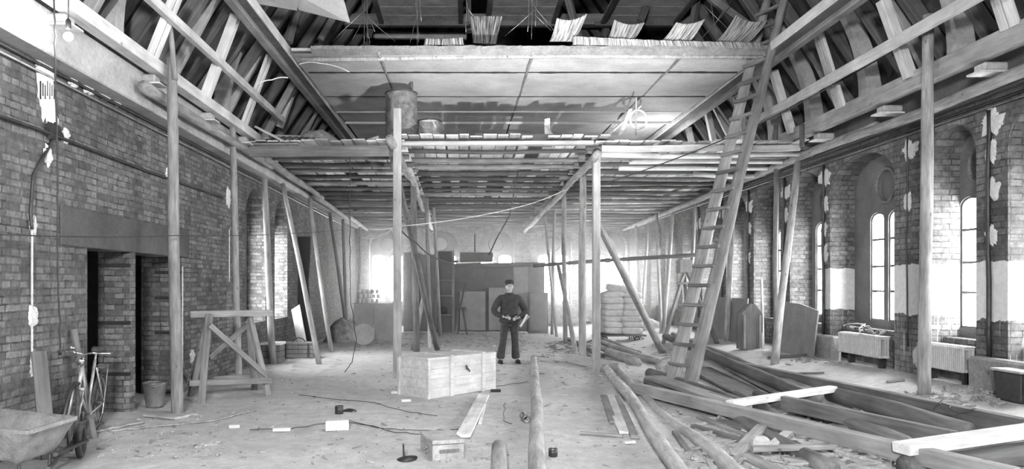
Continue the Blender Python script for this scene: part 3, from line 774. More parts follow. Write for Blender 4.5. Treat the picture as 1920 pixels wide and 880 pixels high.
# reed mats curling up from the broken ceiling edge
def mat_flap(name, quad, D0, D1, mat, lab, curl):
    """quad: px corners bottom-left, bottom-right, top-right, top-left"""
    bl, br, tr, tl = [P(x, y, D) for (x, y), D in zip(quad, (D0, D0, D1, D1))]
    n, m_ = 26, 10; bm = bmesh.new(); c = (bl+br)/2
    g = []
    for j in range(m_+1):
        t = j/m_; row = []
        for i in range(n+1):
            s = i/n; q = bl.lerp(br, s).lerp(tl.lerp(tr, s), t)
            q.z -= curl*math.sin(PI*t)*.5+curl*(4*s*(1-s))*t*.5; q.y += .012*math.cos(i*PI)+.05*math.sin(PI*s)*t
            row.append(bm.verts.new(q-c))
        g.append(row)
    for j in range(m_):
        for i in range(n): bm.faces.new((g[j][i], g[j][i+1], g[j+1][i+1], g[j+1][i]))
    uv = bm.loops.layers.uv.new('UVMap'); idx = {v: (i, j) for j, row in enumerate(g) for i, v in enumerate(row)}
    for fc in bm.faces:
        for lp in fc.loops: lp[uv].uv = (idx[lp.vert][0]/n*(br-bl).length, idx[lp.vert][1]/m_*(tl-bl).length)
    o = finish(bm, name, M[mat], None, False, c); tag(o, lab, 'reed mat', None)
    sm = o.modifiers.new('thick', 'SOLIDIFY'); sm.thickness = .012
    return o
mr = M['reed_v'] = None
def reed_material(name, lo, hi, ang):
    m, nt, B, N, L = nodes(name)
    tc = N('ShaderNodeTexCoord'); mp = N('ShaderNodeMapping'); mp.inputs['Scale'].default_value = (1, .06, 1); L(tc.outputs['UV'], mp.inputs[0])
    a = noisetex(nt, mp.outputs[0], 36, 3, .7)
    L(ramp(nt, a, [(.38, lo), (.6, hi)]), B.inputs['Base Color']); B.inputs['Roughness'].default_value = .6
    bump(nt, B, a, .6, .02); return m
M['reed_a'] = reed_material('reed_matting_pale', .08, .5, -.45)
M['reed_b'] = reed_material('reed_matting_dark', .02, .35, -.05)
M['reed_c'] = reed_material('reed_matting_grey', .06, .34, -.75)
mat_flap('reed_mat', ((1030, 78), (1074, 78), (1101, 26), (1044, 34)), 12.4, 12.0, 'reed_a', 'pale curled flap of reed matting nearest the dark hanging mat', .1)
mat_flap('reed_mat', ((1136, 80), (1183, 80), (1209, 42), (1152, 37)), 12.4, 12.1, 'reed_c', 'darker low flap of reed matting between two pale flaps', .08)
mat_flap('reed_mat', ((1236, 80), (1290, 82), (1322, 36), (1268, 42)), 12.4, 12.0, 'reed_a', 'pale flap of reed matting with a vertical slit', .07)
mat_flap('reed_mat', ((1336, 84), (1392, 88), (1440, 38), (1380, 28)), 12.4, 11.9, 'reed_c', 'large curled flap of reed matting closest to the ladder', .1)
mat_flap('reed_mat', ((887, 80), (930, 82), (942, 31), (882, 31)), 12.7, 12.9, 'reed_b', 'dark glossy reed mat hanging upright above the ceiling edge', -.05)
mat_flap('reed_mat', ((795, 84), (870, 84), (868, 70), (797, 72)), 12.3, 12.25, 'reed_b', 'low dark strip of reed matting above the ceiling edge', 0)
mat_flap('reed_mat', ((1074, 84), (1430, 92), (1425, 80), (1074, 68)), 12.3, 12.2, 'reed_c', 'long ragged strip of reed matting along the ceiling edge', 0)
# wires holding up the ceiling
def wire_fan(px, py, D, tops, lab):
    e = empty('hanger_wire', P(px, py, D)); tag(e, lab, 'wire')
    b = P(px, py, D)
    for (x0, y0, x1, y1) in tops:
        wire('strand', [P(x0, y0, D)-b, P(x1, y1, D+.1)-b], .006, 'metal', None, parent=e, n=4, jitter=.01)
wire_fan(684, 82, 12.9, ((683, 84, 684, -10), (688, 78, 690, -10), (682, 20, 624, 78), (683, 28, 741, 78), (694, 82, 676, -10), (704, 60, 682, 10), (660, 76, 684, 30)), 'bundle of steel wires above the ceiling corner beside the bright sheets')
wire_fan(1000, 78, 12.9, ((990, 60, 992, -10), (997, 75, 998, -10), (1002, 20, 946, 68), (1000, 10, 1040, 60), (1004, 50, 1006, -10), (1003, 28, 1034, 58)), 'bundle of steel wires above the middle of the ceiling edge')
wire_fan(785, 84, 12.9, ((783, 84, 783, -10), (786, 80, 779, -10), (790, 40, 787, -10), (768, 80, 785, 20)), 'pair of steel wires before the boarded panel above the drum')
wire_fan(880, 60, 12.9, ((874, 62, 874, -10), (876, 12, 900, 50), (884, 60, 876, 5)), 'steel wires beside the dark hanging reed mat')
wire_fan(1340, 60, 12.9, ((1320, 10, 1390, 80), (1370, 10, 1300, 90), (1345, 70, 1330, -10), (1372, 0, 1330, 60)), 'crossing steel wires above the flap closest to the ladder')
# slanting dark boards and struts in the roof void over the ceiling
for i, (x0, y0, x1, y1, D) in enumerate(((540, 80, 556, 20, 13.5), (600, 75, 640, 5, 14.5), (880, 60, 878, -20, 16.3), (1000, 60, 998, -20, 17), (1085, 70, 1060, -20, 14.5), (1200, 40, 1225, -20, 15), (1295, 70, 1310, -20, 14.8), (1420, 60, 1330, -5, 13.4), (1365, 75, 1450, 10, 14.2), (690, 70, 712, -15, 16.4), (1130, 70, 1165, -20, 16.2))):
    timber('roof_post', P(x0, y0, D), P(x1, y1, D+.2), .11, .13, 'timber_dk', ('%s dark timber standing in the roof void above the plaster ceiling, from the doorway side' % nth(i)), 'timber', 'dark timbers above the ceiling')
for i, (x0, x1, yy, D) in enumerate(((700, 875, 66, 17.2), (905, 1060, 40, 16.6), (1040, 1300, 48, 16.9), (500, 700, 62, 17.5))):
    timber('void_beam', P(x0, yy, D), P(x1, yy+2, D), .1, .16, 'timber', ['cross timber under the boarded panel above the tall drum', 'cross timber above the dark hanging reed mat', 'cross timber behind the pale reed flaps', 'cross timber behind the bright leaning sheets'][i], 'timber')
# bright sheets hanging at the roof, doorway side
for i, q in enumerate(((((455, -14), 11), ((560, -14), 11), ((557, 20), 11.9), ((430, -2), 11.2)), (((548, -14), 11.4), ((640, -14), 11.4), ((656, 43), 12.2), ((560, 19), 12.0)))):
    vs = [P(*a, D) for a, D in q]; c = sum(vs, Vector())/4
    bm = bmesh.new(); f = bm.faces.new([bm.verts.new(v-c) for v in vs]); r = bmesh.ops.extrude_face_region(bm, geom=[f])
    bmesh.ops.translate(bm, vec=(0, 0, .03), verts=[v for v in r['geom'] if isinstance(v, bmesh.types.BMVert)])
    tag(finish(bm, 'ceiling_sheet', M['white_paint'], loc=c), ['partly hidden bright sheet resting on the purlin', 'bright pointed sheet jutting over the roof void by the wires'][i], 'sheet')

# ================================================================== THINGS ON THE FLOOR
# long peeled logs and timbers
def flog(px0, py0, px1, py1, r0, r1, mat, lab, name='log_pole', wob=.05, lift0=0, lift1=0, bend=(0, 0), seg=14):
    a = G(px0, py0, r0*.8+lift0); b = G(px1, py1, r1*.8+lift1)
    return log(name, a, b, r0, r1, mat, lab, 'log', wob=wob, seg=seg, bend=bend)
flog(1001, 672, 1010, 912, .07, .085, 'log_lt', 'straight peeled log lying on the open floor behind the small box', wob=.05)
flog(1136, 690, 1300, 920, .075, .075, 'log_lt', 'crooked peeled log beside the grey floor boards, on their side nearest the ladder', wob=.12, bend=(0, .06))
flog(1150, 684, 1420, 925, .075, .08, 'log_lt', 'crooked peeled log lying nearest the heavy timber frame', wob=.14, bend=(0, -.05))
flog(936, 838, 940, 940, .075, .085, 'log_lt', 'short stub of peeled log standing out beside the small box', wob=.03)
flog(1248, 630, 1530, 752, .095, .1, 'log_dk', 'thick bark-covered log running under the ladder foot', lift0=.12, lift1=.05)
flog(1262, 626, 1520, 733, .06, .06, 'log', 'thinner pale log beside the thick bark-covered log', lift0=.15, lift1=.06)
flog(1350, 672, 1480, 716, .07, .07, 'log_dk', 'short dark log between bark log and long frame timber', lift0=.04)
flog(1218, 700, 1400, 762, .09, .09, 'log_dk', 'dark log with blunt end below the ladder foot', lift0=.06)
flog(1220, 716, 1386, 768, .13, .11, 'log_dk', 'thick flattened log lowest under the ladder foot')
for i, (x0, y0, x1, y1, r) in enumerate(((1128, 642, 1249, 684, .075), (1140, 662, 1196, 680, .1), (1125, 652, 1208, 676, .07), (1066, 636, 1130, 668, .06), (1180, 672, 1248, 682, .05), (1112, 630, 1200, 662, .05))):
    flog(x0, y0, x1, y1, r, r*.95, 'log' if i != 3 else 'log_dk', ['longest round log on the floor in front of the sacks', 'thickest cut log with pale sawn end before the sacks', 'log squeezed between the longest and the thickest before the sacks', 'dark log behind the square post near the sacks', 'thin log farthest towards the ladder before the sacks', 'thin log directly at the cart under the sacks'][i], lift0=.04*(i % 3), wob=.04)
timber('floor_beam', G(1046, 668, .09), G(1166, 690, .09), .16, .18, 'timber', 'short squared beam on the floor behind the stout round pole', 'beam')
# big timber frame on the floor, window side
def ftimber(a, b, wd, ht, mat, lab, la=.1, lb=.1, **k):
    A = G(*a, la); B_ = G(*b, lb)
    return timber('floor_timber', A, B_, wd, ht, mat, lab, 'timber', **k)
ftimber((1192, 728), (1900, 896), .15, .15, 'timber', 'longest squared timber running out from beside the peeled logs', .10, .22)
ftimber((1375, 687), (1930, 804), .13, .2, 'timber_dk', 'long dark squared timber nearest the window wall', .16, .16)
ftimber((1368, 758), (1562, 727), .13, .08, 'timber_lt', 'short pale crosspiece of the timber frame near the ladder', .21, .21)
ftimber((1452, 752), (1790, 826), .1, .18, 'timber_dk', 'dark edge-set timber between the two pale crosspieces', .17, .16)
ftimber((1690, 842), (1960, 802), .2, .09, 'timber_lt', 'wide pale beam with a notch crossing nearest the camera', .27, .27)
timber('notch_patch', G(1797, 824, .318), G(1812, 821, .318), .07, .01, 'timber_dk', 'dark mortise patch let into the wide pale beam', 'patch')
for i, (a, b, r, m, la, lb) in enumerate((((1500, 760), (1700, 834), .1, 'log_dk', .02, .02), ((1560, 738), (1815, 812), .12, 'log_dk', .0, .02), ((1360, 772), (1560, 880), .09, 'log_dk', .0, .0), ((1590, 735), (1850, 800), .08, 'log', .0, .0), ((1700, 880), (1930, 850), .12, 'log_dk', 0, 0), ((1420, 740), (1600, 800), .08, 'log_dk', 0, 0), ((1380, 742), (1480, 800), .08, 'log_dk', 0, 0))):
    flog(a[0], a[1], b[0], b[1], r, r*.9, m, ['dark rounded log inside the timber frame', 'thick dark log beside the long dark timber', 'dark log half buried near the peeled logs', 'paler log showing between the long timbers', 'thick log under the wide notched beam', 'dark log behind the short crosspiece', 'short dark log below the ladder inside the frame'][i], lift0=la, lift1=lb)
for i, (a, b, wd, m, la, lb) in enumerate((((1380, 850), (1430, 800), .12, 'timber', .04, .12), ((1400, 855), (1500, 905), .13, 'timber', .03, .02), ((1410, 842), (1560, 838), .09, 'timber', .14, .12), ((1433, 850), (1478, 812), .1, 'timber_lt', .02, .12), ((1300, 800), (1410, 832), .09, 'timber_dk', .02, .03), ((1310, 782), (1440, 835), .07, 'timber', .02, .03), ((1265, 812), (1292, 850), .06, 'timber_dk', .02, .02), ((1475, 862), (1540, 872), .1, 'timber', .03, .03), ((1485, 830), (1530, 868), .1, 'timber_dk', .03, .03), ((1350, 790), (1440, 812), .12, 'timber_dk', .04, .04), ((1500, 752), (1600, 800), .05, 'timber', .05, .05), ((1700, 800), (1770, 870), .05, 'timber', .05, .03), ((1560, 800), (1690, 812), .05, 'timber_dk', .05, .05))):
    ftimber(a, b, wd, .05, m, ['stubby plank end propped against the longest timber', 'broad plank sloping away under the longest timber', 'flat batten lying on the stone block', 'pale plank leaning on the stone block', 'dark lath beside the crooked peeled log', 'long thin lath in the scrap heap', 'short dark lath alone beside the crooked log', 'ribbed offcut in the scrap heap', 'dark crossing offcut in the scrap heap', 'wide dark offcut under the longest timber', 'thin stick lying in the timber frame', 'thin stick poking from under the notched beam', 'thin dark stick lying across the half-buried logs'][i], la, lb, ragged=.02)
bm = bmesh.new(); box(bm, (0, 0, .08), (.17, .14, .16), bev=.03); g = G(1425, 848); tag(finish(bm, 'stone_block', M['plaster'], loc=g), 'pale rounded stone block under the flat batten', 'block')
ftimber((1308, 690), (1425, 748), .5, .04, 'timber_dk', 'wide dark sheet lying between the ladder foot and the bark log', .06, .04)
ftimber((1375, 690), (1470, 738), .3, .04, 'timber_dk', 'narrower dark sheet beyond the wide dark sheet', .07, .05)
ftimber((1226, 708), (1390, 764), .3, .06, 'timber_md', 'wide slab with flat top under the ladder foot', .2, .16)
# grey boards between the logs
ftimber((1140, 742), (1178, 812), .2, .03, 'timber_lt', 'broad grey floor board beside the crooked peeled log', .025, .025, ragged=.04)
ftimber((1132, 742), (1150, 792), .1, .03, 'timber', 'short notched board lying against the broad grey board', .03, .03, ragged=.03)
ftimber((1158, 744), (1190, 820), .09, .04, 'timber', 'narrow board between broad grey board and crooked log', .03, .03, ragged=.01)
ftimber((1088, 812), (1168, 818), .05, .03, 'timber', 'thin lath lying across in front of the grey boards', .02, .02)
ftimber((868, 818), (907, 742), .17, .03, 'timber_lt', 'pale split plank leaning from the small box towards the crate', .03, .03, ragged=.05)
ftimber((900, 820-26), (1, 1) if False else (909, 760), .04, .03, 'timber_lt', 'narrow pale strip lying along the split plank', .02, .02, ragged=.02)
timber('floor_scrap', G(1170, 830, .02), G(1190, 829, .02), .06, .03, 'timber_lt', 'small pale wood chip in front of the grey boards', 'offcut')

# big crate
def crate():
    A = G(803, 749); e = empty('wooden_crate', A, math.atan2(.71, .70)); tag(e, 'large pale nailed crate with two battens beside the square post', 'crate')
    L_, W_, H_ = 1.5, .66, .58
    n = 4
    for s, nm in ((0, 'front_side'), (1, 'rear_side')):
        bm = bmesh.new()
        for i in range(n): box(bm, (L_/2, .012+s*(W_-.024), H_*(i+.5)/n), (L_, .024, H_/n-.002), bev=.0015)
        finish(bm, nm, M['crate'], e)
    for s in (0, 1):
        bm = bmesh.new()
        for i in range(n): box(bm, (.012+s*(L_-.024), W_/2, H_*(i+.5)/n), (.024, W_-.05, H_/n-.002), bev=.0015)
        finish(bm, 'end_side', M['crate'], e)
    bm = bmesh.new()
    for i in range(4): box(bm, (L_/2, W_*(i+.5)/4, H_+.012), (L_+.02, W_/4-.002, .024), bev=.0015)
    finish(bm, 'lid', M['crate'], e)
    for x in (.48, 1.19):
        bm = bmesh.new(); box(bm, (x, -.012, H_/2), (.07, .024, H_+.02), bev=.003); box(bm, (x, W_/2, H_+.036), (.07, W_+.05, .022), bev=.003); finish(bm, 'batten', M['crate'], e)
    for x, y in ((.0, -.004), (0, W_)):
        bm = bmesh.new(); box(bm, (x, y, H_/2), (.05, .05, H_), bev=.004); finish(bm, 'corner_post', M['crate'], e)
    bm = bmesh.new(); bar(bm, (.78, -.02, .44), (.87, -.02, .34), .012, .02); bar(bm, (.78, -.03, .44), (.80, -.03, .38), .02, .02); finish(bm, 'hook', M['metal_dk'], e)
    for x in (.06, .4, .56, 1.1, 1.27, 1.44):
        pass
def crate_mat():
    m, nt, B, N, L = nodes('crate_wood')
    v = coord(nt, 'Object', (.12, 1, 1), rnd=True); a = noisetex(nt, v, 18, 6, .7); b = noisetex(nt, coord(nt, 'Object'), 3.5, 5, .7)
    c = mixc(nt, 'MULTIPLY', 1.0, ramp(nt, a, [(.3, .46), (.7, .66)]), ramp(nt, b, [(.3, .75), (.65, 1.1)]))
    L(c, B.inputs['Base Color']); B.inputs['Roughness'].default_value = .8; bump(nt, B, a, .3, .01); return m
M['crate'] = crate_mat(); crate()
# small box
def small_box():
    A = G(811, 866); B_ = G(872, 860); a = math.atan2(B_.y-A.y, B_.x-A.x)
    e = empty('small_box', A, a); tag(e, 'small worn wooden box with a clasp, on the floor beside the split plank', 'box')
    L_, W_, H_ = .32, .5, .2
    bm = bmesh.new(); box(bm, (L_/2, W_/2, H_*.38), (L_, W_, H_*.76), bev=.006); finish(bm, 'box_body', M['crate2'], e)
    bm = bmesh.new(); box(bm, (L_/2, W_/2, H_*.89), (L_+.006, W_+.006, H_*.2), bev=.006); finish(bm, 'lid', M['crate2'], e)
    bm = bmesh.new(); box(bm, (-.008, .16, .09), (.02, .07, .05)); tube(bm, (-.02, .13, .1), (-.05, .1, .08), .008); finish(bm, 'clasp', M['chrome'], e)
    bm = bmesh.new(); box(bm, (.17, -.005, .09), (.2, .008, .035)); finish(bm, 'label_strip', M['timber_dk'], e)
M['crate2'] = rough_mat('worn_box_wood', .36, .35, 5, .8, .3, .005, fine=40)
small_box()
# white brick, tins, pipe piece, disc
g = G(632, 808); bm = bmesh.new(); box(bm, (0, 0, .065), (.27, .11, .12), bev=.008)
o = finish(bm, 'loose_brick', M['white'], loc=g); o.rotation_euler = (0, 0, .2); tag(o, 'single white brick lying on the open floor', 'brick')
def tin(px, py, r, h, mat, lab, name='tin_can', tip=False):
    g = G(px, py); e = empty(name, g); tag(e, lab, 'tin')
    bm = bmesh.new(); lathe(bm, [(r*.97, 0), (r, .006), (r, h*.5), (r*1.01, h*.52), (r, h*.55), (r, h), (r*.92, h), (r*.9, .02)], 20); b = finish(bm, 'can_body', M[mat], e, True)
    bm = bmesh.new(); torus(bm, (0, 0, h), r, .004, 'Z', 24, 6); finish(bm, 'can_rim', M['metal'], e, True)
    if tip: b.rotation_euler = (0, 0, 0)
tin(1037, 856, .045, .075, 'metal_dk', 'small dark tin standing beside the straight peeled log')
tin(636, 776, .055, .1, 'metal_dk', 'dark tin with wire wound round it near the white brick')
heap('rope_tangle', G(655, 772), .12, .1, .06, 'black', 'dark scrap beside the wire-wound tin')
g = G(984, 783, .05); bm = bmesh.new(); lathe(bm, [(.045, -.13), (.045, .13), (.033, .13), (.033, -.12)], 20)
o = finish(bm, 'pipe_piece', M['metal'], smooth=True, loc=g); o.rotation_euler = (PI/2, 0, .1); tag(o, 'short clay pipe piece lying beside the straight peeled log', 'pipe')
g = G(763, 862); e = empty('metal_disc', g); tag(e, 'small dark metal disc with upright pin on the floor', 'metal disc')
bm = bmesh.new(); lathe(bm, [(.1, 0), (.105, .012), (.03, .03), (0, .032)], 24); d = finish(bm, 'disc_plate', M['metal_dk'], e, True); d.rotation_euler = (0, -.12, 0)
bm = bmesh.new(); tube(bm, (-.03, 0, .01), (-.035, 0, .15), .011, .009); finish(bm, 'upright_pin', M['metal_dk'], e)
for i, (px, py, L_, a) in enumerate(((512, 797+9, .2, .1), (752, 744+8, .14, .4), (735, 736, .12, -.3), (430, 800, .12, .2), (920, 733, .16, 0), (490, 708, .1, 0))):
    g = G(px, py, .025); timber('wood_scrap', g, g+Vector((L_*math.cos(a), L_*math.sin(a), .0)), .07, .04, 'timber_lt' if i != 4 else 'black', ['grey offcut on the floor between bucket and white brick', 'light peg near the front of the crate', 'second light peg near the front of the crate', 'crumpled pale scrap beyond the trestle foot', 'dark scrap at the far foot of the crate', 'small dark scrap at the foot of the pole by the chest'][i], 'offcut')

# bucket
def bucket():
    g = G(290, 764); e = empty('bucket', g); tag(e, 'dark metal bucket standing before the brick doorway pier', 'bucket')
    bm = bmesh.new(); lathe(bm, [(.105, .01), (.11, 0), (.115, .03), (.155, .33), (.162, .34), (.15, .34), (.108, .03)], 28); finish(bm, 'bucket_body', M['metal_bk'], e, True)
    bm = bmesh.new(); torus(bm, (0, 0, .34), .158, .008, 'Z', 28, 6); finish(bm, 'rolled_rim', M['metal'], e, True)
    bm = bmesh.new(); pts = [(.16*math.cos(t), -.16*abs(math.sin(t))*.95, .34-.03*math.sin(t)) for t in [PI*i/14 for i in range(15)]]; polytube(bm, pts, .005); finish(bm, 'bail', M['metal'], e, True)
M['metal_bk'] = rough_mat('grey_zinc', .2, .3, 7, .5, .2, .004, metal=.5)
bucket()
timber('step_board', G(285, 776, .02), G(345, 782, .02), .3, .03, 'timber', 'flat board on the dirt at the foot of the pole by the bucket', 'board')

# trestle
def trestle():
    nl, fl, nr, fr = G(378, 757), G(357, 743), G(502, 743), G(478, 732)
    e = empty('trestle', nl); tag(e, 'tall rough wooden trestle with crossed braces before the doorway wall', 'trestle')
    tl = P(392, 590, nl.y+.25); tr = P(468, 592, nr.y+.15)
    for a, t in ((nl, tl+Vector((.02, -.05, 0))), (fl, tl+Vector((-.02, .05, 0))), (nr, tr+Vector((.02, -.05, 0))), (fr, tr+Vector((-.02, .05, 0)))):
        timber('leg', a-nl, t-nl, .1, .06, 'timber_md', parent=e, bev=.01, warp=.02)
    timber('top_bar', P(356, 590, nl.y+.3)-nl, P(510, 587, nr.y+.1)-nl, .07, .1, 'timber_md', parent=e)
    timber('lower_bar', P(354, 719, nl.y-.05)-nl, P(509, 714, nr.y-.07)-nl, .05, .09, 'timber_md', parent=e)
    timber('lower_bar', P(372, 712, fl.y+.05)-nl, P(484, 705, fr.y+.04)-nl, .05, .07, 'timber_md', parent=e)
    timber('stretcher', P(354, 716, nl.y-.05)-nl, P(345, 703, fl.y+.1)-nl, .05, .08, 'timber_md', parent=e)
    timber('brace', P(393, 610, nl.y+.12)-nl, P(499, 704, nr.y-.04)-nl, .04, .08, 'timber_md', parent=e)
    timber('brace', P(466, 608, nr.y+.25)-nl, P(392, 671, nl.y+.35)-nl, .04, .08, 'timber_dk', parent=e)
trestle()
for i, (x0, y0, x1, y1) in enumerate(((414, 704, 395, 614), (434, 704, 418, 604), (444, 700, 434, 600))):
    D = 13.6; a = P(x0, y0, D); a.x = max(a.x, XL+.2); a.z = gz(a.x, a.y); X = XL+.06
    timber('leaning_lath', a, Vector((max(P(x1, y1, D).x, XL+.12), D+.3, P(x1, y1, D).z)), .05, .03, 'timber_dk', ['lowest dark lath leaning on the wall behind the trestle', 'middle dark lath leaning on the wall behind the trestle', 'tallest dark lath leaning on the wall behind the trestle'][i], 'lath')
# boards leaning by the bicycle
timber('leaning_board', (-4.02, 7.0, gz(-4, 7)), (-4.33, 7.35, 1.02), .14, .03, 'timber_dk', 'dark board leaning on the wall at the handlebar grip', 'board')
timber('leaning_board', (-4.1, 8.0, gz(-4, 8)), (-4.38, 8.1, 1.2), .07, .04, 'timber_dk', 'narrow board leaning on the wall just behind the bicycle', 'board')

# bicycle
def bicycle():
    f = Vector((-4.05, 7.42, 0)); r = Vector((-4.30, 8.42, 0)); d = (r-f); wb = d.length; a = math.atan2(d.y, d.x)
    e = empty('bicycle', f+Vector((0, 0, gz(f.x, f.y)))); e.rotation_euler = (math.radians(5), 0, a); tag(e, 'old bicycle with chrome bell and lamp leaning at the doorway', 'bicycle')
    R_ = .335
    def wheel(x, st=0):
        bm = bmesh.new(); torus(bm, (0, 0, 0), R_-.018, .019, 'Y', 40, 8); t = finish(bm, 'wheel', M['rubber'], e, True, (x, 0, R_))
        t.rotation_euler = (0, 0, st)
        bm = bmesh.new(); torus(bm, (0, 0, 0), R_-.045, .011, 'Y', 40, 6); finish(bm, 'wheel_rim', M['chrome'], t, True)
        bm = bmesh.new(); tube(bm, (0, -.045, 0), (0, .045, 0), .018)
        for k in range(28):
            an = 2*PI*k/28; bm_s = .03 if k % 2 else -.03
            tube(bm, (0, bm_s, 0), ((R_-.05)*math.cos(an+.3), 0, (R_-.05)*math.sin(an+.3)), .0016, seg=4, caps=False)
        finish(bm, 'spokes', M['metal'], t)
        bm = bmesh.new(); torus(bm, (0, 0, 0), R_+.02, .018, 'Y', 30, 6, .1 if x else PI*.2, PI*.95); finish(bm, 'mudguard', M['metal_dk'], e, True, (x, 0, R_))
    wheel(0, .35); wheel(wb)
    hd, hb = Vector((.17, 0, .86)), Vector((.10, 0, .62)); bb = Vector((.56, 0, .28)); st = Vector((.70, 0, .86)); rw = Vector((wb, 0, R_))
    bm = bmesh.new()
    for p, q, r_ in ((hd, hb, .02), (hd-Vector((0, 0, .05)), bb, .016), (hb, bb, .018), (bb, st, .016)): tube(bm, p, q, r_)
    for s in (-1, 1):
        tube(bm, bb+Vector((0, s*.03, 0)), rw+Vector((0, s*.06, 0)), .009); tube(bm, st+Vector((0, s*.02, -.08)), rw+Vector((0, s*.06, 0)), .008)
    finish(bm, 'frame', M['metal_lt'], e, True)
    bm = bmesh.new()
    for s in (-1, 1): polytube(bm, [hb+Vector((0, s*.045, 0)), hb+Vector((-.03, s*.05, -.12)), (0, s*.05, R_)], .011)
    box(bm, hb, (.06, .12, .03)); finish(bm, 'fork', M['metal_lt'], e, True)
    bm = bmesh.new(); tube(bm, hd, hd+Vector((-.01, 0, .12)), .012)
    for s in (-1, 1): polytube(bm, [hd+Vector((-.01, 0, .12)), hd+Vector((-.04, s*.1, .14)), hd+Vector((.03, s*.24, .14)), hd+Vector((.16, s*.27, .1))], .011)
    finish(bm, 'handlebar', M['chrome'], e, True)
    for s in (-1, 1):
        bm = bmesh.new(); tube(bm, hd+Vector((.08, s*.255, .125)), hd+Vector((.2, s*.275, .085)), .017); finish(bm, 'grip', M['rubber'], e, True)
    bm = bmesh.new(); lathe(bm, [(0, .03), (.03, .025), (.038, 0), (.0, -.005)], 16, hd+Vector((.0, .12, .17))); finish(bm, 'bell', M['chrome'], e, True)
    bm = bmesh.new(); lathe(bm, [(0, -.05), (.03, -.03), (.045, .02), (.04, .035), (0, .04)], 18); l = finish(bm, 'headlamp', M['chrome'], e, True, hd+Vector((-.1, 0, .06))); l.rotation_euler = (0, -PI/2, 0)
    bm = bmesh.new(); box(bm, (0, 0, 0), (.26, .16, .05), bev=.02)
    for v in bm.verts:
        if v.co.x < 0: v.co.y *= .35
    s_ = finish(bm, 'saddle', M['rubber'], e, True, st+Vector((.02, 0, .12)))
    bm = bmesh.new(); tube(bm, st, st+Vector((.01, 0, .12)), .012); finish(bm, 'seat_post', M['chrome'], e)
    bm = bmesh.new(); tube(bm, bb+Vector((0, .05, 0)), bb+Vector((0, .06, 0)), .09, seg=28); tube(bm, bb+Vector((0, -.07, 0)), bb+Vector((.12, -.07, -.12)), .008); tube(bm, bb+Vector((0, .07, 0)), bb+Vector((-.12, .07, .12)), .008); finish(bm, 'crankset', M['chrome'], e)
    for s, q in ((-1, Vector((.12, -.11, -.12))), (1, Vector((-.12, .11, .12)))):
        bm = bmesh.new(); box(bm, bb+q, (.08, .08, .02), bev=.004); finish(bm, 'pedal', M['rubber'], e)
    bm = bmesh.new(); z = 2*R_+.09
    for s in (-1, 0, 1): tube(bm, (wb-.2, s*.05, z), (wb+.16, s*.05, z), .005)
    for x in (-.2, 0, .16): tube(bm, (wb+x, -.05, z), (wb+x, .05, z), .005)
    for s in (-1, 1): tube(bm, (wb+.1, s*.05, z), (wb, s*.065, R_), .005)
    finish(bm, 'luggage_rack', M['metal'], e)
M['metal_lt'] = rough_mat('grey_bicycle_paint', .38, .2, 9, .35, .1, .002, metal=.3)
bicycle()

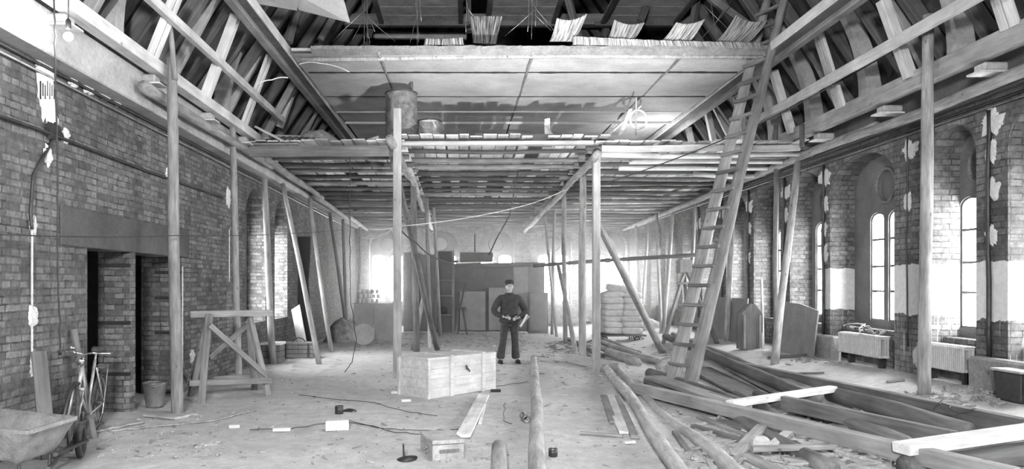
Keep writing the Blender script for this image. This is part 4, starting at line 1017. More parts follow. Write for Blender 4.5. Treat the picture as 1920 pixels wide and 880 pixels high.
# mortar barrow
def barrow():
    near, right = P(50, 812, 5.4), P(142, 785, 6.0)
    e = empty('mortar_barrow', (near.x-.5, near.y+.3, gz(-3.8, 5.8))); tag(e, 'mortar-crusted metal barrow cut by the picture edge below the bicycle', 'barrow')
    o_ = Vector(e.location); u = (right-near); u.z = 0; wv = Vector((-u.y, u.x, 0)).normalized()*-1; wv = Vector((-.92, .39, 0))
    z1 = near.z-o_.z
    n0 = near-o_; n0.z = 0; r0 = right-o_; r0.z = 0
    back = wv*1.05
    q = [n0, r0, r0+back, n0+back]; c = sum(q, Vector())/4
    top = [v+Vector((0, 0, z1)) for v in q]; bot = [c+(v-c)*.62+Vector((0, 0, z1-.27)) for v in q]
    bm = bmesh.new(); th = .02
    T = [bm.verts.new(v) for v in top]; B_ = [bm.verts.new(v) for v in bot]
    for i in range(4): bm.faces.new((T[i], T[(i+1) % 4], B_[(i+1) % 4], B_[i]))
    bm.faces.new(B_)
    bmesh.ops.subdivide_edges(bm, edges=bm.edges[:], cuts=7, use_grid_fill=True)
    for v in bm.verts: v.co += Vector((noise.noise(v.co*6), noise.noise(v.co*6+Vector((4, 0, 0))), noise.noise(v.co*6+Vector((0, 8, 0)))))*.018
    t = finish(bm, 'tub', M['tub'], e, True); s = t.modifiers.new('wall', 'SOLIDIFY'); s.thickness = .018; s.offset = 0
    bm = bmesh.new()
    for i in range(4): bar(bm, top[i], top[(i+1) % 4], .03, .03)
    finish(bm, 'tub_rim', M['tub'], e)
    bm = bmesh.new(); lo = [v-Vector((0, 0, .02)) for v in bot]
    wheel_c = P(152, 834, 7.1)-o_; wheel_c.z = .17
    tube(bm, lo[0]+(lo[0]-lo[3])*.5, wheel_c+Vector((-.06, -.03, 0)), .018); tube(bm, lo[1]+(lo[1]-lo[2])*.1, wheel_c+Vector((.06, 0, 0)), .018)
    for v in (lo[0], lo[1]): tube(bm, v, v+Vector((.0, -.03, -v.z)), .014)
    finish(bm, 'barrow_frame', M['metal_dk'], e)
    bm = bmesh.new(); torus(bm, (0, 0, 0), .14, .03, 'X', 28, 8); tube(bm, (-.05, 0, 0), (.05, 0, 0), .03)
    for k_ in range(5): a = 2*PI*k_/5; tube(bm, (0, 0, 0), (0, .13*math.cos(a), .13*math.sin(a)), .01, seg=6)
    wv_ = finish(bm, 'wheel', M['rubber'], e, True, wheel_c); wv_.rotation_euler = (0, 0, .3)
    bm = bmesh.new(); g = 10; 
    vs = [[bm.verts.new((c+(bot[0].lerp(bot[1], i/g).lerp(bot[3].lerp(bot[2], i/g), j/g)-c)*1.2)*1+Vector((0, 0, .06-.2*z1*0+.02*noise.noise(Vector((i*.6, j*.6, 2)))))) for i in range(g+1)] for j in range(g+1)]
    for j in range(g):
        for i in range(g): bm.faces.new((vs[j][i], vs[j][i+1], vs[j+1][i+1], vs[j+1][i]))
    finish(bm, 'mortar_fill', M['concrete_dk'], e, True)
barrow()

# chest with handle, white-topped box, leaning white board
def chest(px, py, w_, d_, h_, name, mat, lab, top=None, rz=0, handle=True):
    g = G(px, py); g.x = max(g.x, XL+w_/2*math.cos(rz)+.06); e = empty(name, g+Vector((0, d_/2, 0)), rz); tag(e, lab, 'box')
    bm = bmesh.new()
    for i in range(3): box(bm, (0, 0, h_*.85*(i+.5)/3), (w_, d_, h_*.85/3-.008), bev=.006)
    finish(bm, 'box_body', M[mat], e)
    bm = bmesh.new(); box(bm, (0, 0, h_*.92), (w_+.03, d_+.03, h_*.12), bev=.006); finish(bm, 'lid', M[top or mat], e)
    if handle:
        bm = bmesh.new(); polytube(bm, [(-.16, 0, h_), (-.1, 0, h_+.07), (0, 0, h_+.1), (.1, 0, h_+.07), (.16, 0, h_)], .012); finish(bm, 'carry_handle', M['metal_dk'], e, True)
        bm = bmesh.new()
        for x in (-w_*.35, w_*.35): box(bm, (x, -d_/2-.008, h_*.5), (.05, .015, h_*.9))
        finish(bm, 'strap', M['metal_dk'], e)
chest(556, 672, .78, .45, .36, 'handled_chest', 'timber_dk', 'low dark chest with a carrying handle near the doorway-wall windows')
chest(506, 682, .42, .4, .46, 'low_box', 'timber_dk', 'dark low box with a white top behind the trestle', 'white_paint', handle=False)
timber('leaning_sheet', (-3.88, 17.6, gz(-4, 17.6)), (-4.16, 17.9, 1.15), .42, .02, 'panel_lt', 'pale board leaning under the second doorway-wall window', 'board', roll=PI/2)
# dark cloth, heap and disc and counter, far end
heap('rubble_heap', G(646, 640), .62, .6, .75, 'soil', 'dark rubble heap against the doorway wall')
timber('dark_curtain', (-4.28, 19.3, gz(-4, 19)), (-4.36, 19.4, 3.0), .5, .06, 'black', 'dark hanging cloth on the doorway wall behind slanting poles', 'cloth', warp=.1)
def counter():
    g = G(701, 638); e = empty('plywood_counter', g+Vector((0, .35, 0))); tag(e, 'plywood-fronted counter below the bright end window', 'counter'); w_ = 1.22; h_ = 1.1
    bm = bmesh.new()
    for i in (-1, 1): box(bm, (i*w_/4, -.3, h_/2), (w_/2-.01, .03, h_), bev=.004)
    finish(bm, 'front_sheet', M['panel_lt'], e)
    bm = bmesh.new(); box(bm, (0, 0, h_+.015), (w_+.1, .66, .03), bev=.005); finish(bm, 'counter_top', M['timber'], e)
    for s in (-1, 1):
        bm = bmesh.new(); box(bm, (s*(w_/2-.02), 0, h_/2), (.03, .58, h_)); finish(bm, 'end_sheet', M['panel_lt'], e)
    for i in range(16):
        r_, c_ = divmod(i, 5); x = -.5+.14*c_+.03*(r_ % 2); z = h_+.035+r_*.145
        if r_ == 3 and c_ > 1: continue
        bm = bmesh.new(); lathe(bm, [(.04, 0), (.055, .02), (.06, .11), (.045, .13), (.045, .14), (.03, .14)], 12)
        o = finish(bm, 'glass_jar', M['jar'], smooth=True, loc=e.location+Vector((x, .02*(r_ % 2), z)))
        tag(o, 'stacked pale jar on the plywood counter, %s course, %s of its row' % (('bottom', 'second', 'third', 'top')[r_], nth(c_)), 'jar', 'jars stacked on the counter')
M['jar'] = rough_mat('pale_ware', .6, .2, 9, .3, .1, .002)
counter()
g = G(682, 648); bm = bmesh.new(); lathe(bm, [(.3, -.015), (.31, 0), (.3, .015)], 36)
o = finish(bm, 'round_lid', M['panel_lt'], loc=g+Vector((0, 0, .31))); o.rotation_euler = (PI/2-.25, 0, 0); tag(o, 'round wooden disc leaning against the plywood counter', 'lid')

# partition and things at the end wall
YP = 26.0
def partition():
    def x(px): return (px-VX)*YP/F
    def z(py): return CH+(VY-py)*YP/F
    for i, (a, b, zt, m, lab) in enumerate(((757, 788, 474, 'hardboard', 'tall grey sheet of the far partition behind the square post'), (787, 820, 478, 'panel_lt', 'tall grey sheet of the far partition behind the leaning prop'), (848, 909, 497, 'hardboard', 'upper grey sheet of the far partition next to the shelf frame'), (908, 963, 497, 'hardboard', 'upper grey sheet of the far partition behind the standing man'), (962, 991, 497, 'panel_lt', 'narrow upper sheet of the far partition'), (990, 1021, 497, 'hardboard', 'upper sheet above the dark cupboard door'))):
        bm = bmesh.new(); box(bm, ((x(a)+x(b))/2, YP, z(zt)/2+.02), (x(b)-x(a)+.0, .04, z(zt)), bev=.004)
        tag(finish(bm, 'partition_sheet', M[m]), lab, 'sheet')
    timber('partition_rail', (x(848), YP-.06, z(499)), (x(1022), YP-.06, z(496)), .08, .16, 'timber_dk', 'thick horizontal rail along the top of the far partition', 'rail')
    for i, (a, b, t) in enumerate(((862, 910, 548), (916, 985, 541))):
        bm = bmesh.new(); box(bm, (0, 0, z(t)/2), (x(b)-x(a), .05, z(t)-.05), bev=.005)
        o = finish(bm, 'standing_panel', M['panel_lt'], loc=((x(a)+x(b))/2, YP-.22, .05)); o.rotation_euler = (-.04, 0, 0); tag(o, ['smaller pale panel leaning on the partition beside the stool', 'larger pale panel leaning on the partition behind the man'][i], 'panel')
    e = empty('dark_cupboard', ((x(988)+x(1024))/2, YP-.4, 0)); tag(e, 'dark low cupboard between the man and the bright end window', 'cupboard')
    bm = bmesh.new(); box(bm, (0, 0, .72), (x(1024)-x(988), .45, 1.44), bev=.01); finish(bm, 'body', M['timber_dk'], e)
    bm = bmesh.new(); box(bm, (-.0, -.235, .75), (.58, .02, 1.3), bev=.005); finish(bm, 'door', M['hardboard'], e)
    # shelf frame
    e = empty('open_shelf', (x(838), YP-.3, 0)); tag(e, 'open shelf frame of upright boards beside the far partition', 'shelf'); h = z(470)
    for px in (817, 850): timber('upright', (x(px)-x(838), 0, 0), (x(px)-x(838), 0, h if px > 830 else h*.95), .09, .09, 'timber', parent=e)
    for py in (526, 555, 590, 472):
        bm = bmesh.new(); box(bm, (x(834)-x(838), .1, z(py)), (x(850)-x(817), .3, .035)); finish(bm, 'shelf_board', M['timber'], e)
    bm = bmesh.new(); box(bm, (x(834)-x(838), .27, h/2), (x(850)-x(817), .02, h)); finish(bm, 'back_sheet', M['hardboard'], e)
    bm = bmesh.new(); lathe(bm, [(.1, 0), (.13, .05), (.13, .2), (.09, .26)], 14); tag(finish(bm, 'shelf_jug', M['metal_dk'], smooth=True, loc=(x(832), YP-.25, z(590)+.02)), 'dark jug on a low shelf of the shelf frame', 'jug')
    # heater on top of the partition
    e = empty('tank_heater', (x(893), YP-.1, z(498)+.09)); tag(e, 'dark box tank standing on top of the far partition', 'tank')
    bm = bmesh.new(); box(bm, (0, 0, .2), (x(926)-x(864), .3, .34), bev=.03); finish(bm, 'tank_body', M['timber_dk'], e)
    bm = bmesh.new(); lathe(bm, [(.12, 0), (.12, .07), (.05, .09)], 14, (-.75, 0, .0)); finish(bm, 'tank_valve', M['metal_dk'], e)
    bm = bmesh.new(); tube(bm, (-.05, 0, .36), (-.05, 0, 1.05), .03); finish(bm, 'flue', M['metal_dk'], e)
partition()
e = empty('stool', G(864, 628)); tag(e, 'dark broken chair standing before the smaller pale panel', 'chair')
for a, b in (((-.16, -.1, 0), (-.1, -.05, .95)), ((.22, -.1, 0), (.05, -.05, .95)), ((-.1, .15, 0), (-.08, .1, .9)), ((.2, .15, 0), (.08, .1, .9))):
    timber('leg', a, b, .06, .05, 'timber_dk', parent=e)
bm = bmesh.new(); box(bm, (0, 0, .93), (.38, .3, .05), bev=.01); finish(bm, 'seat', M['timber_dk'], e)
timber('backrest', (-.02, .12, .95), (.16, .14, 1.75), .2, .03, 'timber_dk', parent=e)
timber('white_stake', G(806, 652, 0), P(805, 602, 19.5), .1, .04, 'timber_lt', 'pointed pale board standing behind the long prop', 'stake')

# ------------------------------------------------------------------ sacks on a cart
def sack_mesh():
    bm = bmesh.new(); bmesh.ops.create_cube(bm, size=2); bmesh.ops.subdivide_edges(bm, edges=bm.edges[:], cuts=7, use_grid_fill=True)
    for v in bm.verts:
        x, y, z = v.co; r = .5
        px_ = math.copysign(abs(x)**1, x); k_ = (1-.42*abs(x)**4)*(1-.35*abs(y)**4)
        z2 = z*k_*(1-.12*y*y); y2 = y*(1-.1*x*x*abs(z)); 
        c = Vector((x*(1-.1*y*y), y2, z2)); c += Vector((0, 0, 1))*.1*noise.noise(Vector((x*2, y*2, z)))+Vector((0, .05, 0))*noise.noise(Vector((x*3, 5, z*2)))
        v.co = Vector((c.x*.32, c.y*.24, c.z*.125))
    me = bpy.data.meshes.new('sack'); bmesh.ops.recalc_face_normals(bm, faces=bm.faces[:]); bm.to_mesh(me); bm.free()
    for p in me.polygons: p.use_smooth = True
    me.materials.append(M['sack']); return me
sm_ = sack_mesh(); gc = G(1166, 642)
nm_c = 0
for lv in range(8):
    for s in (-1, 1):
        for dp in ((0,) if lv > 5 else (0, 1)):
            if lv == 7 and s == 1: continue
            o = bpy.data.objects.new('cement_sack', sm_); COL.objects.link(o)
            j = lambda q: random.uniform(-q, q)
            o.location = (gc.x+s*.28+j(.03)-.03*(lv > 5)+(.2 if lv == 7 else 0), gc.y+.1+dp*.5+j(.03), gc.z+.34+lv*.178); o.rotation_euler = (j(.05), j(.06)+(.0 if lv < 6 else s*.14), j(.12)+(PI if lv % 2 else 0))
            o.scale = (1.05+j(.05), 1.05, 1.0+j(.06))
            tag(o, 'filled sack in the %s layer from the cart, %s stack' % (nth(lv), ('deckward' if s < 0 else 'windowward')+(' front' if not dp else ' rear')), 'sack', 'sacks piled on the low cart')
e = empty('low_cart', gc); tag(e, 'low flat cart carrying the pile of sacks', 'cart')
timber('cart_bed', (-.65, .35, .2), (.7, .35, .2), .95, .05, 'timber_dk', parent=e, roll=0)
for x in (-.5, .45):
    for y in (-.02, .7):
        bm = bmesh.new(); torus(bm, (x, y, .09), .07, .02, 'Y', 18, 6); tube(bm, (x, y-.02, .09), (x, y+.02, .09), .02); finish(bm, 'wheel', M['metal_dk'], e, True)
bm = bmesh.new(); polytube(bm, [(.5, -.1, .18), (.62, -.12, .1), (.5, -.13, .06)], .015); finish(bm, 'tow_hook', M['metal_dk'], e, True)
heap('rubble_heap', G(1215, 616), .6, .5, .35, 'soil', 'rubble heap beyond the sacks at the end windows')

# trestle stand with box
def stand():
    a, b, c_ = G(1243, 646), G(1291, 620), G(1345, 645); D = a.y+.3
    t = P(1283, 508, D); e = empty('timber_stand', a); tag(e, 'tall splayed timber stand with a box on top, behind the ladder', 'stand')
    timber('leg', a-a, t-a+Vector((0, 0, -.05)), .07, .09, 'timber_dk', parent=e); timber('leg', b-a, t-a+Vector((.03, .1, 0)), .1, .09, 'timber_dk', parent=e); timber('leg', c_-a, t-a+Vector((.05, 0, .05)), .08, .09, 'timber_dk', parent=e)
    timber('crosspiece', P(1269, 532, D-.1)-a, P(1312, 531, D-.1)-a, .06, .06, 'timber_dk', parent=e)
    bm = bmesh.new(); box(bm, P(1284, 500, D)-a, (.36, .3, .36), bev=.01); finish(bm, 'top_box', M['timber_dk'], e)
stand()
# block at the ladder foot
g = G(1276, 712); bm = bmesh.new(); bmesh.ops.create_icosphere(bm, subdivisions=3, radius=.24)
for v in bm.verts: v.co = Vector((v.co.x*1.15, v.co.y, v.co.z*.8))*(1+.15*noise.noise(v.co*4))
o = finish(bm, 'stone_lump', M['soil'], smooth=False, loc=g+Vector((-.05, .45, .17))); tag(o, 'rough dark stone lump jammed behind the ladder foot', 'stone')

# grey sheets, dark cut sheet, lantern-like box along the window wall
def sheet(name, px0, px1, ytop, X, lab, mat='hardboard', cut=0, D0=None, ybase=None):
    D1 = XD(px0, X); D0 = XD(px1, X)
    z = gz(X, D0); zt = CH+(VY-ytop)*D0/F
    bm = bmesh.new(); pts = [(D1, z-.02), (D0, z-.02), (D0, zt-cut), (D0+(D1-D0)*.15, zt-cut*.6), (D0+(D1-D0)*.45, zt), (D1, zt+cut*.2)]
    c = Vector((X, (D0+D1)/2, z)); f = bm.faces.new([bm.verts.new(Vector((X-.12*(1-(b-z)/(zt-z)), a, b))-c) for a, b in pts])
    r = bmesh.ops.extrude_face_region(bm, geom=[f]); bmesh.ops.translate(bm, vec=(.03, 0, 0), verts=[v for v in r['geom'] if isinstance(v, bmesh.types.BMVert)])
    tag(finish(bm, name, M[mat], loc=c), lab, 'sheet')
sheet('leaning_sheet', 1460, 1535, 572, 6.72, 'dark cut sheet with a notched top leaning on the window wall', 'hardboard', .12)
sheet('leaning_sheet', 1335, 1402, 560, 6.7, 'grey sheet leaning on the window wall behind the ladder', 'hardboard', 0)
e = empty('pointed_crate', G(1411, 656)+Vector((0, .2, 0))); tag(e, 'dark upright crate with a pointed top between the grey sheets', 'crate')
bm = bmesh.new(); vs = [(-.22, 0), (.24, 0), (.24, .78), (.08, 1.0), (-.02, 1.0), (-.22, .78)]
f = bm.faces.new([bm.verts.new((x, -.15, z)) for x, z in vs]); r = bmesh.ops.extrude_face_region(bm, geom=[f]); bmesh.ops.translate(bm, vec=(0, .3, 0), verts=[v for v in r['geom'] if isinstance(v, bmesh.types.BMVert)])
finish(bm, 'crate_body', M['timber_dk'], e)
for x in (-.16, .18):
    timber('corner_strip', (x, -.17, .02), (x, -.17, .76), .04, .03, 'timber', parent=e)
log('handle_pole', G(1431, 655), P(1428, 525, 16.6), .03, .025, 'timber_lt', 'pale tool handle leaning by the pointed crate', 'handle', wob=0)
timber('floor_batten', G(1440, 668, .03), G(1512, 665, .05), .09, .04, 'timber_dk', 'dark batten on the floor in front of the dark cut sheet', 'batten')
timber('floor_batten', G(1484, 700, .02), G(1545, 697, .02), .04, .03, 'timber_dk', 'thin stick on the pale floor in front of the dark cut sheet', 'stick')
timber('floor_batten', G(1663, 716, .02), G(1695, 713, .02), .05, .03, 'timber_dk', 'short stick on the pale floor in front of the first radiator', 'stick')

# radiators
def radiator(D0, D1, zt, zb, lab):
    e = empty('radiator', (XR-.115, (D0+D1)/2, zb)); tag(e, lab, 'radiator'); n = 24; w_ = D1-D0; h_ = zt-zb
    bm = bmesh.new(); p = w_/n
    for s in (-1, 1): bmesh.ops.create_cone(bm, cap_ends=True, segments=12, radius1=.017, radius2=.017, depth=h_-.04, matrix=Matrix.Translation((s*.065, 0, h_/2)))
    box(bm, (0, 0, h_-.03), (.18, p*.55, .045), bev=.008); box(bm, (0, 0, .03), (.18, p*.55, .045), bev=.008); box(bm, (.02, 0, h_/2), (.04, p*.3, h_-.08))
    f = finish(bm, 'radiator_section', M['radiator'], e, False, (0, -w_/2+p/2, 0))
    for i in range(1, n):
        c = f.copy(); COL.objects.link(c); c.parent = e; c.location = (0, -w_/2+p*(i+.5), 0)
    bm = bmesh.new(); tube(bm, (0, -w_/2-.08, .03), (0, w_/2+.08, .03), .018); tube(bm, (0, w_/2+.08, .03), (0, w_/2+.08, -.3), .018); finish(bm, 'pipe', M['radiator'], e, True)
    for s in (-1, 1):
        bm = bmesh.new(); box(bm, (.07, s*w_*.35, -.13), (.1, .05, .28)); finish(bm, 'radiator_bracket', M['metal_dk'], e)
    bm = bmesh.new(); box(bm, (.02, 0, h_+.0), (.14, w_, .01)); finish(bm, 'radiator_cover', M['white_paint'], e)
M['radiator'] = rough_mat('dusty_radiator', .45, .15, 8, .5, .1, .003)
radiator(11.66, 12.98, .86, .5, 'ribbed radiator below the double window, with cable coils on it')
radiator(9.72, 10.72, .86, .5, 'ribbed radiator below the narrow window beside the tall round pole')
# low plinth blocks between radiators
for i, (a, b, lab) in enumerate(((13.12, 13.95, 'worn plaster plinth beside the radiator with the cables'), (8.3, 9.6, 'square plaster plinth between the second radiator and the lidded bin'))):
    bm = bmesh.new(); box(bm, (0, 0, .4), (.2, b-a, .72), bev=.03)
    for v in bm.verts: v.co += Vector((noise.noise(v.co*3), noise.noise(v.co*4), 0))*.02
    o = finish(bm, 'plinth_block', M['plinth'], loc=(XR-.125, (a+b)/2, 0)); tag(o, lab, 'plinth')
for i in range(5):
    pts = [(XR-.12+.2*math.cos(t*2+i)*.6, 11.9+.15*i+.3*math.sin(t+i*.5), .9+.02*i+.05*math.sin(t*2)) for t in [q*.35 for q in range(14)]]+([(XR-.2, 11.9, .55)] if i == 2 else [])
    wire('cable_coil', pts, .012, 'cable' if i % 2 else 'cord', '%s loop of cable heaped on the radiator below the double window' % nth(i), 'cable', 'cable loops on the radiator', n=2)
def bin_():
    D = 8.75; g = Vector((6.55, D, gz(6.55, D))); e = empty('lidded_bin', P(1915, 752, 8.6)); e.location.z = gz(e.location.x, e.location.y); tag(e, 'dark box bin with a pale lid at the picture edge by the window wall', 'bin')
    bm = bmesh.new(); vs = box(bm, (0, 0, .17), (.32, .4, .34), bev=.01)
    for v in bm.verts:
        if v.co.z > .2: v.co.x *= 1.12; v.co.y *= 1.12
    finish(bm, 'bin_body', M['metal_dk'], e)
    bm = bmesh.new(); box(bm, (0, 0, .36), (.4, .5, .03), bev=.008); finish(bm, 'lid', M['panel_lt'], e)
bin_()

# ------------------------------------------------------------------ wires, pipes, plaster blobs on the walls
b = Vector((LAMP.x, LAMP.y, LAMP.z)); e = empty('hanging_bulb', b); tag(e, 'lit bare bulb hanging on a wire before the ring beam', 'lamp')
bm = bmesh.new(); bmesh.ops.create_uvsphere(bm, u_segments=20, v_segments=12, radius=.042, matrix=Matrix.Translation((0, 0, -.02)))
finish(bm, 'bulb', M['bulb'], e, True)
bm = bmesh.new(); lathe(bm, [(.022, .05), (.026, .06), (.024, .13), (.01, .15)], 14); finish(bm, 'lamp_holder', M['metal_dk'], e, True)
bm = bmesh.new(); polytube(bm, [(0, 0, .15), (.005, 0, .6), (-.01, 0, 1.3)], .006); finish(bm, 'lamp_wire', M['cable'], e, True)
bpy.data.objects['wall_lamp_light'].location = (LAMP.x+.0, LAMP.y-.09, LAMP.z-.03)
wire('dropped_cable', [P(102, -10, 6.85), P(104, 120, 6.85), P(108, 330, 6.9), P(108, 480, 6.9), P(113, 655, 7.0)], .008, 'cable', 'thin black cable hanging down the brickwork from the roof beside the bulb', jitter=.006)
wire('wall_conduit', [(XL+.03, D, z) for D, z in ((6.6, 4.0), (16, 4.0), (29, 3.99))], .02, 'metal_dk', 'upper conduit pipe under the ring beam of the doorway wall', 'pipe', n=4)
wire('wall_conduit', [(XL+.03, D, z) for D, z in ((6.6, 3.92), (16, 3.92), (29, 3.9))], .015, 'metal', 'lower pale conduit pipe under the ring beam of the doorway wall', 'pipe', n=4)
wire('wall_conduit', [(XL+.03, D, 3.3+.02*math.sin(D)) for D in (5.5, 7.4, 10, 13.2)], .02, 'metal_dk', 'single conduit across the brickwork above the doorways', 'pipe', n=3)
wire('wall_conduit', [P(108, 246, 7.85)*1, P(62, 330, 7.35), P(57, 400, 7.3), P(60, 430, 7.32)], .018, 'metal_dk', 'bent dark cable leaving the junction hollow in the doorway wall', 'cable', n=4)
for i, (px, y0, y1) in enumerate(((60, 430, 700), (430, 430, 528), (342, 500, 690))):
    X = XL+.02; D = XD(px, X); wire('wall_conduit', [(X, D, P(px, y0, D).z), (X, D, P(px, y1, D).z)], .012, 'cord', ['pale vertical conduit on the brickwork above the barrow', 'pale vertical conduit near the first doorway-wall window', 'pale vertical conduit behind the pole beside the bucket'][i], 'pipe')
for i, (dz, r, m) in enumerate(((4.1, .02, 'metal_dk'), (4.04, .014, 'metal'))):
    wire('wall_conduit', [(XR-.03, 5, dz), (XR-.03, 29.5, dz)], r, m, ['thick dark conduit under the ring beam of the window wall', 'thin pale conduit under the ring beam of the window wall'][i], 'pipe', n=6)
def blob(name, c, nrm, w_, h_, lab, mat='white', seed=0):
    bm = bmesh.new(); n = 40; u = Vector((0, 1, 0)) if abs(nrm[0]) > .5 else Vector((1, 0, 0)); N_ = Vector(nrm)
    out = []; mid = bm.verts.new(N_*.03)
    for i in range(n):
        a = 2*PI*i/n; r = 1+.6*noise.noise(Vector((math.cos(a)*1.7+seed*3.1, math.sin(a)*1.7, seed)))+.35*noise.noise(Vector((math.cos(a)*5, math.sin(a)*5, seed)))
        out.append((bm.verts.new(u*math.cos(a)*w_/2*r+Vector((0, 0, math.sin(a)*h_/2*r))), bm.verts.new(u*math.cos(a)*w_/2*r*.8+Vector((0, 0, math.sin(a)*h_/2*r*.8))+N_*.025)))
    for i in range(n):
        a, b_ = out[i], out[(i+1) % n]; bm.faces.new((a[0], b_[0], b_[1], a[1])); bm.faces.new((a[1], b_[1], mid))
    o = finish(bm, name, M[mat], loc=c); tag(o, lab, 'plaster patch'); return o
for i, (px, py, w_, h_, lab) in enumerate(((88, 160, .30, .62, 'large white plaster patch with dark runs below the bulb'), (78, 122, .26, .2, 'white plaster splash above the large patch'), (96, 235-12, .22, .28, 'white plaster tail at the bottom of the large patch'), (121, 255, .13, .17, 'small white patch beside the junction hollow'), (88, 292, .12, .24, 'small white drip below the junction hollow'), (136, 156, .14, .12, 'first white dab along the conduit of the doorway wall'), (165, 168, .22, .12, 'second white dab along the conduit of the doorway wall'), (195, 180, .22, .1, 'third white dab along the conduit of the doorway wall'), (219, 192, .16, .1, 'fourth white dab along the conduit of the doorway wall'), (60, 425, .1, .18, 'white patch halfway down the pale conduit'), (60, 594, .14, .22, 'white patch low on the pale conduit'), (60, 688, .1, .18, 'white patch at the bottom of the pale conduit'), (359, 670, .16, .2, 'white splash beside the trestle leg'), (313, 327, .12, .2, 'white dab on the upper conduit behind the thick pole'), (427, 372, .2, .34, 'white smear at the end of the upper conduit'))):
    X = XL; D = XD(px, X-.0); blob('plaster_patch', (X+.004, D, P(px, py, D).z), (1, 0, 0), w_*1.15, h_, lab, seed=i)
for i in range(7):     # dark runs in the big patch
    X = XL+.03; px = 76+i*4.2; D = XD(px, X); wire('plaster_run', [(X, D, P(px, 152+i % 3*4, D).z), (X, D, P(px, 186-i % 2*6, D).z)], .007, 'black', '%s dark run scored in the large plaster patch' % nth(i), 'scratch', 'dark runs in the plaster patch', n=2)
blob('wall_hollow', (XL+.02, XD(97, XL), P(97, 246, XD(97, XL)).z), (1, 0, 0), .3, .2, 'dark junction hollow broken into the doorway wall', 'black', 77)
piers = [(9.46, 1848), (11.2, 1699), (13.8, 1549), (15.5, 1467), (17.45, 1404), (19.25, 1352), (21.15, 1311)]
for i, (D, px) in enumerate(piers):
    wire('pier_conduit', [(XR-.03, D, 4.0), (XR-.035, D+.02, 2.4), (XR-.03, D, .75)], .03 if i != 1 else .014, 'metal_dk', '%s vertical pipe on the piers of the window wall, counted inwards' % nth(i), 'pipe', 'vertical pipes on the piers', n=5, jitter=.006)
    for q, z in enumerate([(3.85, 3.45, 2.95, 2.35), (3.8, 3.0), (3.75, 3.25, 2.8, 2.3), (3.7, 3.2, 2.5), (3.6, 3.1, 2.4), (3.6, 2.9), (3.5, 2.6)][i]):
        blob('plaster_patch', (XR-.004, D+random.uniform(-.05, .05), z), (-1, 0, 0), .2 if q else .42, .28 if q else .3, '%s white plaster dab down the %s pier pipe of the window wall' % (nth(q), nth(i)), seed=i*9+q)
blob('plaster_patch', (XR-.004, 11.0, .62), (-1, 0, 0), .2, .35, 'white splash low on the pier between the radiators', seed=55)
# ropes and cords in the air
wire('slack_rope', [P(1108, 352, 14.3), P(1425, 232, 12.6), P(1845, -10, 10.2)], .012, 'cable', 'thin dark rope running from the square post up to the roof', 'rope', sag=.06)
wire('light_cord', [P(690, 430, 20), P(755, 424, 13.3), P(958, 392, 15), P(1060, 356, 16)], .008, 'cord', 'pale cord strung behind the square post below the deck', 'cord', sag=.04)
wire('light_cord', [P(0, 440, 6.6), P(330, 442, 9.2), P(540, 438, 15), P(650, 430, 20)], .006, 'cable', 'thin dark cord strung level along the doorway wall', 'cord', sag=.02)
wire('dangling_cable', [P(656, 280, 13.4), P(656, 470, 13.4), P(657, 560, 13.6), P(668, 640, 13.9), P(660, 680, 14.1), P(645, 700, 14)], .008, 'cable', 'thin cable hanging from the deck edge to the floor in a loop', jitter=.01)
wire('hanging_flex', [P(972, 320, 16), P(955, 405, 16), P(930, 450, 16), P(917, 478, 16.2)], .014, 'cable', 'black flex hanging down in front of the middle end windows', n=4)
wire('hanging_flex', [P(745, 425, 13.1), P(780, 455, 14), P(812, 482, 15.5), P(850, 493, 18)], .014, 'cable', 'black flex swinging from the square post towards the partition', sag=.03)
wire('curly_wire', [P(650, 433, 20), P(660, 455, 20), P(652, 470, 20), P(658, 480, 20)], .012, 'cord', 'pale curly wire end beside the doorway wall', n=4)
wire('curly_wire', [P(690, 448, 13.3), P(715, 440, 13.3), P(735, 430, 13.3), P(740, 440, 13.3), P(746, 436, 13.12)], .01, 'cord', 'pale knotted wire tied to the square post', n=4, sag=.03)
wire('bent_wire', [P(478, 160, 10.2), P(510, 150, 10.3), P(540, 146, 10.4)], .009, 'cord', 'short pale wire sticking out between the struts', n=5, sag=-.02)
wire('bent_wire', [P(560, 121, 12.3), P(600, 119, 12.3), P(655, 135, 12.4)], .009, 'cord', 'pale wire hanging from the purlin before the ceiling corner', n=5, sag=-.03)
def floor_wire(pts, lab, r=.0045, m='metal_dk'):
    wire('floor_cable', [G(x, y, .015) for x, y in pts], r, m, lab, n=5, jitter=.02)
floor_wire([(470, 808), (560, 803), (640, 790), (700, 800), (740, 812), (790, 815)], 'loose wire running between white brick and small box')
floor_wire([(650, 788), (720, 806), (800, 808), (862, 806)], 'second loose wire lying behind the small box')
floor_wire([(560, 742), (700, 756), (760, 772), (820, 780)], 'long wire on the floor in front of the crate')
floor_wire([(930, 725), (955, 722), (990, 716)], 'cable from under the crate towards the straight log')
floor_wire([(945, 755), (948, 770), (942, 790), (960, 795)], 'bent wire between split plank and straight log')
floor_wire([(200, 810), (290, 800), (400, 790), (480, 770)], 'muddy rope end on the floor past the barrow', .014, 'soil')
floor_wire([(140, 838), (170, 812), (230, 800), (270, 793)], 'curved hose on the floor behind the barrow wheel', .016, 'soil')
floor_wire([(1080, 672), (1060, 680), (1100, 688)], 'twisted wire at the foot of the thin brace')
wire('bent_wire', [G(1750, 820)+Vector((0, 0, .3)), G(1765, 815)+Vector((0, 0, .36)), G(1790, 828)+Vector((0, 0, .31)), G(1830, 826)+Vector((0, 0, .33))], .006, 'cable', 'bent black wires standing beside the notched beam', n=4, jitter=.02)

